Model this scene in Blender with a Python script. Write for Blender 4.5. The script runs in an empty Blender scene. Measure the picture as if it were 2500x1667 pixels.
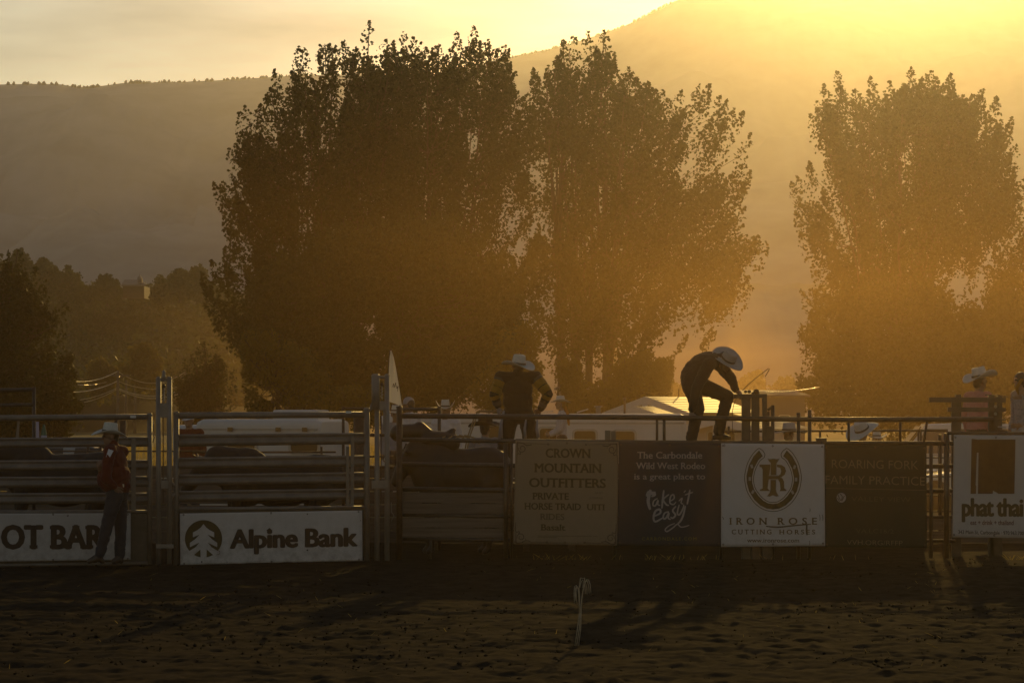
import bpy, bmesh, math, random
import numpy as np
from mathutils import Vector, Matrix, Quaternion

# ------------------------------------------------------------------ camera
F, HC, HY = 5920.0, 2.05, 1000.0        # focal length in photo pixels, eye height (m), horizon row
C = bpy.context.scene.collection
S = bpy.context.scene
cam_d = bpy.data.cameras.new('camera')
cam = bpy.data.objects.new('camera', cam_d)
C.objects.link(cam)
cam.location = (0, 0, HC)
cam.rotation_euler = (math.radians(90), 0, 0)
cam_d.sensor_width = 36
cam_d.lens = 36 * F / 2500
cam_d.shift_y = (HY - 833.5) / 2500
cam_d.clip_start, cam_d.clip_end = 0.5, 20000
S.camera = cam

# ------------------------------------------------------------------ sky and sun
SUN_AZ, SUN_EL = math.radians(8.9), math.radians(12.4)
W = bpy.data.worlds.new('World'); S.world = W; W.use_nodes = True
nt = W.node_tree; nt.nodes.clear()
out = nt.nodes.new('ShaderNodeOutputWorld')
bg = nt.nodes.new('ShaderNodeBackground'); bg.inputs['Strength'].default_value = 0.108
sky = nt.nodes.new('ShaderNodeTexSky'); sky.sky_type = 'NISHITA'
sky.sun_disc = False; sky.sun_elevation = SUN_EL; sky.sun_rotation = SUN_AZ
sky.altitude = 1900; sky.air_density = 1.6; sky.dust_density = 1.6; sky.ozone_density = 1.0
tc = nt.nodes.new('ShaderNodeTexCoord')
mp = nt.nodes.new('ShaderNodeMapping'); mp.inputs['Scale'].default_value = (5, 5, 26); mp.inputs['Rotation'].default_value = (0, math.radians(9), 0)
nz = nt.nodes.new('ShaderNodeTexNoise'); nz.inputs['Scale'].default_value = 1.3; nz.inputs['Detail'].default_value = 6
cr = nt.nodes.new('ShaderNodeMapRange')
for k, v in zip(('From Min', 'From Max', 'To Min', 'To Max'), (0.35, 0.7, 0.68, 1.22)): cr.inputs[k].default_value = v
warm = nt.nodes.new('ShaderNodeMix'); warm.data_type = 'RGBA'; warm.blend_type = 'MULTIPLY'; warm.inputs['Factor'].default_value = 1
warm.inputs['B'].default_value = (1.0, 0.89, 0.80, 1)
cl = nt.nodes.new('ShaderNodeMix'); cl.data_type = 'RGBA'; cl.blend_type = 'MULTIPLY'; cl.inputs['Factor'].default_value = 1
nt.links.new(tc.outputs['Generated'], mp.inputs['Vector']); nt.links.new(mp.outputs['Vector'], nz.inputs['Vector'])
nt.links.new(nz.outputs['Fac'], cr.inputs['Value'])
nt.links.new(sky.outputs['Color'], warm.inputs['A']); nt.links.new(warm.outputs['Result'], cl.inputs['A'])
nt.links.new(cr.outputs['Result'], cl.inputs['B'])
nt.links.new(cl.outputs['Result'], bg.inputs['Color']); nt.links.new(bg.outputs['Background'], out.inputs['Surface'])

sun_d = bpy.data.lights.new('sun', 'SUN'); sun_d.energy = 2.9; sun_d.angle = math.radians(0.53); sun_d.color = (1.0, 0.63, 0.165)
sun = bpy.data.objects.new('sun', sun_d); C.objects.link(sun)
sun_dir = Vector((math.sin(SUN_AZ) * math.cos(SUN_EL), math.cos(SUN_AZ) * math.cos(SUN_EL), math.sin(SUN_EL)))
sun.rotation_euler = (-sun_dir).to_track_quat('-Z', 'Y').to_euler()

# ------------------------------------------------------------------ exposure and render settings
vs = S.view_settings
vs.view_transform = 'Standard'; vs.look = 'None'; vs.gamma = 1.0; vs.use_curve_mapping = False
vs.exposure = -0.7
S.render.engine = 'CYCLES'
cy = S.cycles
cy.max_bounces = 6; cy.diffuse_bounces = 2; cy.glossy_bounces = 2; cy.transmission_bounces = 3; cy.transparent_max_bounces = 6
cy.volume_bounces = 0; cy.sample_clamp_indirect = 4.0; cy.sample_clamp_direct = 0.0
cy.use_denoising = True; cy.denoiser = 'OPENIMAGEDENOISE'; cy.denoising_input_passes = 'RGB_ALBEDO_NORMAL'
cy.use_adaptive_sampling = True; cy.adaptive_threshold = 0.015
HAZE_DENSITY, HAZE_G = 2.3e-4, 0.86
HAZE_COLOR = (0.98, 0.95, 1.0, 1)
DUST_DENSITY, DUST_COLOR = 1.35e-3, (1.0, 0.60, 0.20, 1)

# ------------------------------------------------------------------ helpers
def P(px, py, Y):
    """Photo pixel at depth Y -> world point."""
    return Vector(((px - 1250) / F * Y, Y, HC + (HY - py) / F * Y))

def tag(o, label=None, cat=None, group=None, kind=None):
    if label: o['label'] = label
    if cat: o['category'] = cat
    if group: o['group'] = group
    if kind: o['kind'] = kind
    return o

def empty(name, loc=(0, 0, 0)):
    o = bpy.data.objects.new(name, None); C.objects.link(o); o.location = loc; o.empty_display_size = 0.1
    return o

def link(name, me, mats, parent=None, smooth=False):
    o = bpy.data.objects.new(name, me); C.objects.link(o)
    for m in (mats if isinstance(mats, (list, tuple)) else [mats]):
        if m: me.materials.append(m)
    if parent:
        o.parent = parent
        o.matrix_parent_inverse = Matrix.Translation(-Vector(parent.location))
    if smooth:
        me.polygons.foreach_set('use_smooth', np.ones(len(me.polygons), bool))
    return o

def np_mesh(name, V, Fc):
    """Mesh from numpy arrays; Fc is (n,3) or (n,4)."""
    V = np.asarray(V, np.float32); Fc = np.asarray(Fc, np.int32)
    me = bpy.data.meshes.new(name)
    k = Fc.shape[1]
    me.vertices.add(len(V)); me.vertices.foreach_set('co', V.ravel())
    me.loops.add(Fc.size); me.loops.foreach_set('vertex_index', Fc.ravel())
    me.polygons.add(len(Fc)); me.polygons.foreach_set('loop_start', np.arange(0, Fc.size, k, dtype=np.int32))
    me.update(calc_edges=True)
    return me

class MB:
    """Collects boxes, tubes and plates into one mesh."""
    def __init__(s): s.v, s.f = [], []
    def add(s, vs_, fs):
        b = len(s.v); s.v += [tuple(v) for v in vs_]; s.f += [tuple(i + b for i in f) for f in fs]; return s
    def box(s, c, sx, sy, sz, rot=None):
        c = Vector(c); vs_ = []
        for x in (-.5, .5):
            for y in (-.5, .5):
                for z in (-.5, .5):
                    p = Vector((x * sx, y * sy, z * sz))
                    if rot is not None: p = rot @ p
                    vs_.append(c + p)
        return s.add(vs_, [(0, 1, 3, 2), (4, 6, 7, 5), (0, 4, 5, 1), (2, 3, 7, 6), (0, 2, 6, 4), (1, 5, 7, 3)])
    def tube(s, pts, r, n=8, caps=True, squash=1.0):
        pts = [Vector(p) for p in pts]
        rs = r if isinstance(r, (list, tuple)) else [r] * len(pts)
        b = len(s.v); up = None
        for i, p in enumerate(pts):
            d = (pts[min(i + 1, len(pts) - 1)] - pts[max(i - 1, 0)])
            d = d.normalized() if d.length > 1e-9 else Vector((0, 0, 1))
            if up is None: up = Vector((0, 0, 1)) if abs(d.z) < .95 else Vector((0, 1, 0))
            a = d.cross(up); a = a.normalized() if a.length > 1e-6 else d.orthogonal().normalized()
            c = a.cross(d).normalized(); up = c
            for k in range(n):
                t = 2 * math.pi * (k + .5) / n
                s.v.append(tuple(p + (a * math.cos(t) * squash + c * math.sin(t)) * rs[i]))
        for i in range(len(pts) - 1):
            for k in range(n):
                k2 = (k + 1) % n
                s.f.append((b + i * n + k, b + i * n + k2, b + (i + 1) * n + k2, b + (i + 1) * n + k))
        if caps:
            s.f.append(tuple(b + k for k in range(n))[::-1]); e = b + (len(pts) - 1) * n
            s.f.append(tuple(e + k for k in range(n)))
        return s
    def plate(s, poly, d):
        """Closed prism from a list of points and an extrusion vector."""
        poly = [Vector(p) for p in poly]; n = len(poly); d = Vector(d)
        vs_ = poly + [p + d for p in poly]
        return s.add(vs_, [tuple(range(n))[::-1], tuple(range(n, 2 * n))] + [(i, (i + 1) % n, n + (i + 1) % n, n + i) for i in range(n)])
    def lathe(s, c, prof, n=16, axis='z'):
        b = len(s.v); c = Vector(c)
        for r, z in prof:
            for k in range(n):
                t = 2 * math.pi * k / n
                p = Vector((r * math.cos(t), r * math.sin(t), z))
                if axis == 'y': p = Vector((p.x, p.z, p.y))
                s.v.append(tuple(c + p))
        for i in range(len(prof) - 1):
            for k in range(n):
                k2 = (k + 1) % n
                s.f.append((b + i * n + k, b + i * n + k2, b + (i + 1) * n + k2, b + (i + 1) * n + k))
        return s
    def build(s, name, mats, parent=None, smooth=False, bevel=0):
        me = bpy.data.meshes.new(name); me.from_pydata(s.v, [], s.f)
        bm = bmesh.new(); bm.from_mesh(me); bmesh.ops.recalc_face_normals(bm, faces=bm.faces)
        if bevel: bmesh.ops.bevel(bm, geom=list(bm.edges), offset=bevel, segments=2, profile=.6, affect='EDGES', clamp_overlap=True)
        bm.to_mesh(me); bm.free()
        return link(name, me, mats, parent, smooth)

def pnoise(x, y, z=None, seed=0):
    """Vectorised value noise, about -1..1."""
    x = np.asarray(x, float); y = np.asarray(y, float); z = np.zeros_like(x) if z is None else np.asarray(z, float)
    xi, yi, zi = np.floor(x).astype(np.int64), np.floor(y).astype(np.int64), np.floor(z).astype(np.int64)
    fx, fy, fz = x - xi, y - yi, z - zi
    sm = lambda t: t * t * t * (t * (t * 6 - 15) + 10)
    u, v, w = sm(fx), sm(fy), sm(fz)
    def h(a, b, c):
        n = (a * 374761393 + b * 668265263 + c * 2147483647 + seed * 1274126177) & 0xFFFFFFFF
        n = ((n ^ (n >> 13)) * 1274126177) & 0xFFFFFFFF
        n = ((n ^ (n >> 16)) * 2246822519) & 0xFFFFFFFF
        return ((n ^ (n >> 15)) & 0xFFFF) / 32767.5 - 1
    r = 0
    for dz, wz in ((0, 1 - w), (1, w)):
        for dy, wy in ((0, 1 - v), (1, v)):
            for dx, wx in ((0, 1 - u), (1, u)):
                r = r + h(xi + dx, yi + dy, zi + dz) * wx * wy * wz
    return r

def fbm(x, y, z=None, seed=0, octv=4, gain=.5):
    r, a, t = 0, 1, 0
    for i in range(octv):
        k = 2.03 ** i
        r = r + a * pnoise(np.asarray(x) * k, np.asarray(y) * k, None if z is None else np.asarray(z) * k, seed + i); t += a; a *= gain
    return r / t

# ------------------------------------------------------------------ materials
def mat(name, col, rough=.7, metal=0, var=.15, scale=6.0, bump=0., col2=None, spec=.5, stretch=(1, 1, 1), detail=5, coat=0, sheen=0):
    m = bpy.data.materials.new(name); m.use_nodes = True
    t = m.node_tree; b = t.nodes['Principled BSDF']
    b.inputs['Roughness'].default_value = rough; b.inputs['Metallic'].default_value = metal
    b.inputs['Specular IOR Level'].default_value = spec
    b.inputs['Coat Weight'].default_value = coat; b.inputs['Sheen Weight'].default_value = sheen
    co = t.nodes.new('ShaderNodeTexCoord'); ma = t.nodes.new('ShaderNodeMapping'); ma.inputs['Scale'].default_value = stretch
    n = t.nodes.new('ShaderNodeTexNoise'); n.inputs['Scale'].default_value = scale; n.inputs['Detail'].default_value = detail; n.inputs['Roughness'].default_value = .62
    r = t.nodes.new('ShaderNodeValToRGB')
    c2 = col2 or [c * (1 + var) for c in col]; c1 = col if col2 else [c * (1 - var) for c in col]
    r.color_ramp.elements[0].position = .3; r.color_ramp.elements[1].position = .7
    r.color_ramp.elements[0].color = (*c1, 1); r.color_ramp.elements[1].color = (*c2, 1)
    t.links.new(co.outputs['Object'], ma.inputs['Vector']); t.links.new(ma.outputs['Vector'], n.inputs['Vector'])
    t.links.new(n.outputs['Fac'], r.inputs['Fac']); t.links.new(r.outputs['Color'], b.inputs['Base Color'])
    if bump:
        bp = t.nodes.new('ShaderNodeBump'); bp.inputs['Strength'].default_value = bump; bp.inputs['Distance'].default_value = .02
        t.links.new(n.outputs['Fac'], bp.inputs['Height']); t.links.new(bp.outputs['Normal'], b.inputs['Normal'])
    return m

def leaf_mat(name, c1, c2, transl=.3, tcol=(.16, .17, .02)):
    m = bpy.data.materials.new(name); m.use_nodes = True
    t = m.node_tree; b = t.nodes['Principled BSDF']; o = t.nodes['Material Output']
    b.inputs['Roughness'].default_value = .65; b.inputs['Specular IOR Level'].default_value = .15
    g = t.nodes.new('ShaderNodeNewGeometry'); r = t.nodes.new('ShaderNodeValToRGB')
    r.color_ramp.elements[0].color = (*c1, 1); r.color_ramp.elements[1].color = (*c2, 1)
    t.links.new(g.outputs['Random Per Island'], r.inputs['Fac']); t.links.new(r.outputs['Color'], b.inputs['Base Color'])
    tr = t.nodes.new('ShaderNodeBsdfTranslucent'); tr.inputs['Color'].default_value = (*tcol, 1)
    mx = t.nodes.new('ShaderNodeMixShader'); mx.inputs['Fac'].default_value = transl
    t.links.new(b.outputs['BSDF'], mx.inputs[1]); t.links.new(tr.outputs['BSDF'], mx.inputs[2]); t.links.new(mx.outputs['Shader'], o.inputs['Surface'])
    return m
# ------------------------------------------------------------------ ground: one sheet, fine near the fence, coarse to the horizon
def lines(a, b, fine0, fine1, df, growth=1.18):
    L = list(np.arange(fine0, fine1, df)); d = df; x = fine1
    while x < b: L.append(x); d *= growth; x += d
    L.append(b); d = df; x = fine0; lo = []
    while x > a: d *= growth; x -= d; lo.append(x)
    lo = [v for v in lo if v > a] + [a]
    return np.array(sorted(set(lo + L)))

def ground_z(x, y):
    """Gentle fall and rise of the land, without the clods."""
    y = np.asarray(y, float)
    return -.15 * np.clip((y - 46) / 8, 0, 1) * np.clip((100 - y) / 15, 0, 1) + .25 * np.clip((y - 105) / 60, 0, 1)

def build_ground():
    xs, ys = lines(-1500, 1500, -6.5, 7.5, .042), lines(-60, 1900, 15.5, 35.5, .047)
    X, Y = np.meshgrid(xs, ys)
    near = np.clip((44 - Y) / 8, 0, 1) * np.clip((60 - np.abs(X)) / 40, 0, 1)
    z = ground_z(X, Y)
    cl = np.abs(fbm(X * 2.6, Y * 2.3, seed=3, octv=4, gain=.6))                      # ridged clods
    cl2 = np.maximum(0, fbm(X * 6.5, Y * 4.6, seed=9, octv=3)) ** 1.3
    big = fbm(X * .35, Y * .5, seed=5, octv=3)
    calm = np.clip((Y - 29.5) / 3.2, 0, 1)                                            # trodden flatter along the fence
    amp = (1 - .78 * calm) * near
    z = z + amp * (.034 * (.32 - cl) * (1 + .6 * fbm(X * .5, Y * .4, seed=51)) + .036 * cl2 * np.clip(.6 + 1.2 * fbm(X * .45, Y * .45, seed=61), 0, 1.6) + .010 * pnoise(X * 15, Y * 11, seed=12) + .015 * fbm(X * 3.5, Y * 9, seed=41, octv=3) - .05 * np.clip(pnoise(X * 1.7, Y * 1.5, seed=71) - .55, 0, 1)) + near * big * .035
    V = np.stack([X, Y, z], -1).reshape(-1, 3)
    nx, ny = len(xs), len(ys)
    i = (np.arange(ny - 1)[:, None] * nx + np.arange(nx - 1)[None, :]).ravel()
    me = np_mesh('ground', V, np.stack([i, i + 1, i + nx + 1, i + nx], 1))
    cy_ = ((Y[:-1, :-1] + Y[1:, 1:]) / 2).ravel()
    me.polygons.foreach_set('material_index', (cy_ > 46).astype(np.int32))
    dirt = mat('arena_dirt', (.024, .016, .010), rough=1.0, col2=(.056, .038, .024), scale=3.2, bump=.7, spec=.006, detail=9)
    field = mat('dry_field', (.10, .085, .035), rough=.95, col2=(.19, .15, .06), scale=.35, spec=.1, detail=8)
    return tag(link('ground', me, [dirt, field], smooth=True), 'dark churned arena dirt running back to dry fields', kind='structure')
build_ground()

# ------------------------------------------------------------------ hills and mountains
def ridge(name, label, prof, Y, foot, back, material, rough_px=2.0, tree_px=0, seed=1, step=6, rows=26):
    """A ridge whose crest follows the profile; it falls to its foot towards us and drops away behind."""
    px = np.arange(prof[0][0], prof[-1][0] + 1, step, dtype=float)
    py = np.interp(px, [p[0] for p in prof], [p[1] for p in prof])
    k = np.ones(7) / 7; py = np.convolve(np.pad(py, 3, 'edge'), k, 'valid')
    py = py + rough_px * fbm(px / 45, px * 0, seed=seed)
    ts = np.concatenate([np.linspace(0, 1, rows), np.linspace(1.1, 2, 5)])
    V = []
    for t in ts:
        yy = foot + (Y - foot) * t if t <= 1 else Y + (back - Y) * (t - 1)
        s = (t ** 1.12 if t <= 1 else (2 - t) ** 1.5)
        crest = HC + (HY - py) / F * Y
        x = (px - 1250) / F * Y
        n = fbm(x / 60, np.full_like(x, yy / 60), seed=seed + 7, octv=5)
        z = -1.5 + (crest + 1.5) * s + n * crest * .22 * s * (1 - s) * 4 * (t <= 1)
        if tree_px and .93 < t < 1.05:
            pass
        V.append(np.stack([x, np.full_like(x, yy) + (n * 14 if t < 1 else 0), z], -1))
    V = np.concatenate(V); nx = len(px)
    i = (np.arange(len(ts) - 1)[:, None] * nx + np.arange(nx - 1)[None, :]).ravel()
    me = np_mesh(name, V, np.stack([i, i + 1, i + nx + 1, i + nx], 1))
    o = link(name, me, material, smooth=True); tag(o, label, kind='structure')
    return px, py

scrub = mat('haze_tinted_scrub', (.19, .185, .205), rough=.95, col2=(.31, .30, .33), scale=.03, detail=9, spec=.1)  # scrub grey with the bluish cast of distant air put into its colour
RL = [(-700, 215), (-300, 203), (0, 207), (90, 205), (150, 207), (215, 215), (300, 203), (450, 200), (560, 195), (680, 188), (900, 180), (1200, 200), (1500, 260), (1900, 330)]
RR = [(600, 330), (900, 225), (1150, 160), (1250, 139), (1330, 124), (1420, 99), (1475, 81), (1530, 62), (1600, 26), (1650, 2), (1720, -10), (1900, -14), (2100, -12), (2400, -6), (2800, 20), (3300, 80)]
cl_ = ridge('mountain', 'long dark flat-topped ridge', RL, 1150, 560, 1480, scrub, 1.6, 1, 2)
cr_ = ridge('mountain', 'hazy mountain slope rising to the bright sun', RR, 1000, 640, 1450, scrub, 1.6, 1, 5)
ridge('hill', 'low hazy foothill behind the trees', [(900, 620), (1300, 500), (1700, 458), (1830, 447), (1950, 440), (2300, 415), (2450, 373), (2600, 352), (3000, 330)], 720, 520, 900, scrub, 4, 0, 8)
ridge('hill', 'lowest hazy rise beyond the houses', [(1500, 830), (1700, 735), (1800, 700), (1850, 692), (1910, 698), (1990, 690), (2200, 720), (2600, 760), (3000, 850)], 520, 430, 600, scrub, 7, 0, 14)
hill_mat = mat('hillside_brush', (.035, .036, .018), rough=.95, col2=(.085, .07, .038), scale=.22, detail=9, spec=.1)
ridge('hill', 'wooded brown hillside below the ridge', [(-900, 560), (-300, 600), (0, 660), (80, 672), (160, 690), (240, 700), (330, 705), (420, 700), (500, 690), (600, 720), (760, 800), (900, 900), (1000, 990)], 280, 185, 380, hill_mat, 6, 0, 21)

# little trees standing on the two skylines
def crest_trees(name, label, prof, Y, x0, x1, n, hpx, seed):
    rng = np.random.default_rng(seed); px = np.sort(rng.uniform(x0, x1, n)); px = px + 12 * np.sin(px / 37)
    py = np.interp(px, [p[0] for p in prof], [p[1] for p in prof])
    V, Fq = [], []
    for a, b in zip(px, py):
        h = rng.uniform(.5, 1) ** 2 * hpx / F * Y + .5; w = h * rng.uniform(.35, .6); c = P(a, b + 3, Y - 2)
        m = 6; base = len(V)
        for j, (rr, zz) in enumerate(((.55, -.15), (1, .3), (.75, .7), (.2, 1))):
            for q in range(m):
                t = 2 * math.pi * q / m + j; k = rng.uniform(.75, 1.25)
                V.append((c.x + w * rr * k * math.cos(t), c.y + w * rr * math.sin(t), c.z + h * zz * rng.uniform(.9, 1.1)))
        for j in range(3):
            for q in range(m): Fq.append((base + j * m + q, base + j * m + (q + 1) % m, base + (j + 1) * m + (q + 1) % m, base + (j + 1) * m + q))
    tag(link(name, np_mesh(name, V, Fq), leaf_dark), label, kind='stuff')
leaf_dark = leaf_mat('dark_foliage', (.020, .026, .010), (.05, .055, .02), .2)
crest_trees('ridge_forest', 'scrubby trees along the left skyline', RL, 1150, -100, 760, 150, 8, 4)
crest_trees('ridge_forest', 'scrubby trees along the bright right skyline', RR, 1000, 1180, 1680, 90, 5, 6)

# loose clods lying on the churned dirt
def clods():
    rng = np.random.default_rng(21); n = 6500; y = 17 + 16.5 * rng.uniform(0, 1, n) ** 1.3; x = rng.uniform(-.23, .23, n) * y
    s = .005 + .020 * rng.uniform(0, 1, n) ** 4.0; base = np.array([(1, 0, 0), (0, 1, 0), (-1, 0, 0), (0, -1, 0), (0, 0, .8), (0, 0, -.8)], float)
    V = base[None] * rng.uniform(.55, 1.25, (n, 6, 1)) * s[:, None, None] + rng.normal(0, .18, (n, 6, 3)) * s[:, None, None]
    V += np.stack([x, y, .004 + s * .15], 1)[:, None, :]
    f = np.array([(0, 1, 4), (1, 2, 4), (2, 3, 4), (3, 0, 4), (1, 0, 5), (2, 1, 5), (3, 2, 5), (0, 3, 5)])
    tag(link('dirt_clods', np_mesh('dirt_clods', V.reshape(-1, 3), (f[None] + 6 * np.arange(n)[:, None, None]).reshape(-1, 3)), bpy.data.materials['arena_dirt']), 'small loose clods scattered over the arena dirt', kind='stuff')
clods()
# ------------------------------------------------------------------ trees
bark = mat('bark', (.05, .038, .026), rough=.95, col2=(.11, .085, .06), scale=5, bump=.6, stretch=(4, 4, .6), spec=.2)
leaf_cotton = leaf_mat('cottonwood_leaves', (.016, .022, .007), (.036, .044, .013), .14)
leaf_willow = leaf_mat('willow_leaves', (.020, .026, .010), (.05, .055, .02), .2)
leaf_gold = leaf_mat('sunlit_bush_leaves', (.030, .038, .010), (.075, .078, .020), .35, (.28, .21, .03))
leaf_juniper = leaf_mat('juniper_leaves', (.018, .026, .014), (.04, .05, .025), .12)

def in_poly(x, y, poly):
    inside = np.zeros(len(x), bool); n = len(poly)
    for i in range(n):
        (x1, y1), (x2, y2) = poly[i], poly[(i + 1) % n]
        c = ((y1 > y) != (y2 > y)) & (x < (x2 - x1) * (y - y1) / ((y2 - y1) or 1e-9) + x1)
        inside ^= c
    return inside

def edge_dist(x, y, poly):
    d = np.full(len(x), 1e9); n = len(poly)
    for i in range(n):
        a, b = np.array(poly[i], float), np.array(poly[(i + 1) % n], float)
        ab = b - a; t = np.clip(((x - a[0]) * ab[0] + (y - a[1]) * ab[1]) / (ab @ ab + 1e-9), 0, 1)
        d = np.minimum(d, np.hypot(x - a[0] - t * ab[0], y - a[1] - t * ab[1]))
    return d

def leaf_quads(cen, size, rng, droop=0, aspect=.75):
    n = len(cen)
    a = rng.normal(size=(n, 3)); a /= np.linalg.norm(a, axis=1)[:, None]
    if droop: a[:, 2] -= droop; a /= np.linalg.norm(a, axis=1)[:, None]
    b = np.cross(a, rng.normal(size=(n, 3))); b /= np.linalg.norm(b, axis=1)[:, None] + 1e-9
    s = (size * rng.uniform(.6, 1.25, n))[:, None]
    V = np.stack([cen - a * s * .5, cen + b * s * aspect * .5 - a * s * .05, cen + a * s * .55, cen - b * s * aspect * .5 - a * s * .05], 1).reshape(-1, 3)
    return V, np.arange(4 * n).reshape(-1, 4)

def tree(name, label, Y, outline, bases, n_clump, per, leaf, material, seed, depth=6.0, spire=(1.7, 3.2, .40), group=None, holes=.25,
         hole_scale=.28, limbs=14, trunk_r=.24, cat='tree', droop=0, fan=.5, aspect=.75, trunk_mat=None, K=None, leaders=0, low_gaps=0.0):
    """Crown filled with leafy upright sprays inside the outline; limbs run from the trunk bases up to them."""
    rng = np.random.default_rng(seed)
    K = K or (.64 if Y < 160 else .77); Y *= K; depth *= K; leaf *= K; trunk_r *= K; hole_scale /= K; spire = (spire[0] * K, spire[1] * K, spire[2])
    poly = [((p[0] - 1250) / F * Y, HC + (HY - p[1]) / F * Y) for p in outline]
    xs, zs = np.array([p[0] for p in poly]), np.array([p[1] for p in poly])
    pts = np.zeros((0, 3))
    while len(pts) < n_clump:
        x = rng.uniform(xs.min(), xs.max(), 4000); z = rng.uniform(zs.min(), zs.max(), 4000)
        ok = in_poly(x, z, poly); x, z = x[ok], z[ok]
        d = edge_dist(x, z, poly); R = depth
        th = np.sqrt(np.clip(1 - (1 - np.clip(d / R, 0, 1)) ** 2, .03, 1)) * R
        y = rng.uniform(-1, 1, len(x)) * th
        nz = pnoise(x * hole_scale * 1.6, y * hole_scale * .7, z * hole_scale, seed=seed + 31)
        nz2 = pnoise(x * .9 / K, y * .25 / K, z * .55 / K, seed=seed + 77)
        hh_ = (z - zs.min()) / (zs.max() - zs.min())
        keep = (nz > -1 + 2 * (holes + low_gaps * (1 - hh_))) & (nz2 > -.38)
        pts = np.concatenate([pts, np.stack([x, y + Y, z], 1)[keep]])
    pts = pts[:n_clump]
    base_w = [P(b[0], b[1], Y) for b in bases]
    zb = min(b.z for b in base_w)
    root = empty(name, (sum(b.x for b in base_w) / len(base_w), Y, zb)); tag(root, label, cat, group)
    # sprays
    cx = root.location.x; H_ = zs.max() - zb; Wd = (xs.max() - xs.min()) / 2
    ax = np.stack([(pts[:, 0] - cx) / Wd * fan, (pts[:, 1] - Y) / depth * fan * .6, np.ones(len(pts))], 1) + rng.normal(0, .12, (len(pts), 3))
    ax /= np.linalg.norm(ax, axis=1)[:, None]
    L = rng.uniform(spire[0], spire[1], len(pts)) * rng.choice([.75, 1, 1, 1.25], len(pts)); wd = L * spire[2] * rng.uniform(.7, 1.2, len(pts))
    if leaders:                                             # slim leading shoots that stand out of the crown's edge
        pa = np.array(poly); seg_ = np.roll(pa, -1, 0) - pa; ln_ = np.linalg.norm(seg_, axis=1); mz = zs.min() + .30 * (zs.max() - zs.min())
        wgt = ln_ * ((pa[:, 1] + seg_[:, 1] / 2) > mz); wgt = wgt / wgt.sum()
        ii = rng.choice(len(pa), leaders, p=wgt); e_ = pa[ii] + seg_[ii] * rng.uniform(0, 1, leaders)[:, None]
        outw = np.stack([(e_[:, 0] - cx) / Wd * .5, np.ones(leaders)], 1); outw /= np.linalg.norm(outw, axis=1)[:, None]
        push = rng.uniform(-.2, 1.0, leaders) * 1.0 * K
        lp_ = np.stack([e_[:, 0] + outw[:, 0] * push, Y + rng.normal(0, depth * .25, leaders), e_[:, 1] + outw[:, 1] * push], 1)
        la_ = np.stack([outw[:, 0] * .7, rng.normal(0, .08, leaders), outw[:, 1]], 1); la_ /= np.linalg.norm(la_, axis=1)[:, None]
        pts = np.concatenate([pts, lp_]); ax = np.concatenate([ax, la_]); lL = rng.uniform(1.6, 2.8, leaders) * K; L = np.concatenate([L, lL]); wd = np.concatenate([wd, lL * rng.uniform(.34, .48, leaders)])
    idx = np.repeat(np.arange(len(pts)), per); m = len(idx)
    t = rng.uniform(0, 1, m) ** .8
    rad = wd[idx] * .5 * np.sin(np.pi * np.clip(.12 + .86 * t, 0, 1)) ** .8 * np.sqrt(rng.uniform(0, 1, m))
    ang = rng.uniform(0, 2 * np.pi, m)
    u = np.cross(ax, [0.0, 1.0, 0.0]); u /= np.linalg.norm(u, axis=1)[:, None]; v = np.cross(ax, u)
    cen = pts[idx] - ax[idx] * (L[idx] * (1 - t))[:, None] + u[idx] * (rad * np.cos(ang))[:, None] + v[idx] * (rad * np.sin(ang))[:, None]
    if droop: cen[:, 2] -= droop * K * rng.uniform(0, 1, m) ** 2 * 1.2
    V, Q = leaf_quads(cen, leaf, rng, droop, aspect)
    crown = link('crown', np_mesh('crown', V, Q), material, root)
    # limbs
    mb = MB(); skel = []
    order = np.argsort(-pts[:, 2] + rng.uniform(0, H_ * .8, len(pts)))
    tops = pts[order[:limbs]]
    for i, tp in enumerate(tops):
        b = min(base_w, key=lambda q: abs(q.x - tp[0]) + rng.uniform(0, 1.5)); e = Vector(tp)
        mid = b.lerp(e, .42); mid.x = b.x + (e.x - b.x) * .24; mid.y = b.y + (e.y - b.y) * .3
        n = 14; path = []
        wob = rng.normal(0, .12 * K, (n + 1, 3))
        for k in range(n + 1):
            q = k / n; pnt = b * (1 - q) ** 2 + mid * 2 * q * (1 - q) + e * q * q
            path.append(pnt + Vector(wob[k]) * (q * (1 - q) * 3))
        rr = trunk_r * (.75 + .5 * (i < len(base_w))) * rng.uniform(.55, 1)
        rad_ = [max(.025 * K, rr * (1 - k / n) ** .85 * (1.25 if k == 0 else 1)) for k in range(n + 1)]
        mb.tube(path, rad_, 7)
        skel += [(p_, r_) for p_, r_ in zip(path[3:], rad_[3:])]
    sk = np.array([tuple(p_) for p_, _ in skel]); sr = np.array([r_ for _, r_ in skel])
    for j in order[limbs:limbs + 260]:
        e = pts[j] - ax[j] * L[j] * .6
        dz = e[2] - sk[:, 2]; dist = np.linalg.norm(sk - e, axis=1) + np.where(dz < .4 * K, 6 * K, 0)
        q = int(np.argmin(dist)); a = Vector(sk[q]); e = Vector(e)
        if (e - a).length > 7 * K: continue
        mid = a.lerp(e, .5) + Vector((0, 0, -.12 * (e - a).length)) + Vector(rng.normal(0, .1, 3))
        r0 = min(sr[q] * .7, .02 * K + .016 * (e - a).length)
        mb.tube([a, a.lerp(mid, .5), mid, mid.lerp(e, .5), e], [r0, r0 * .9, r0 * .75, r0 * .55, .012], 5, caps=False)
    mb.build('trunk', trunk_mat or bark, root, smooth=True)
    return root

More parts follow.
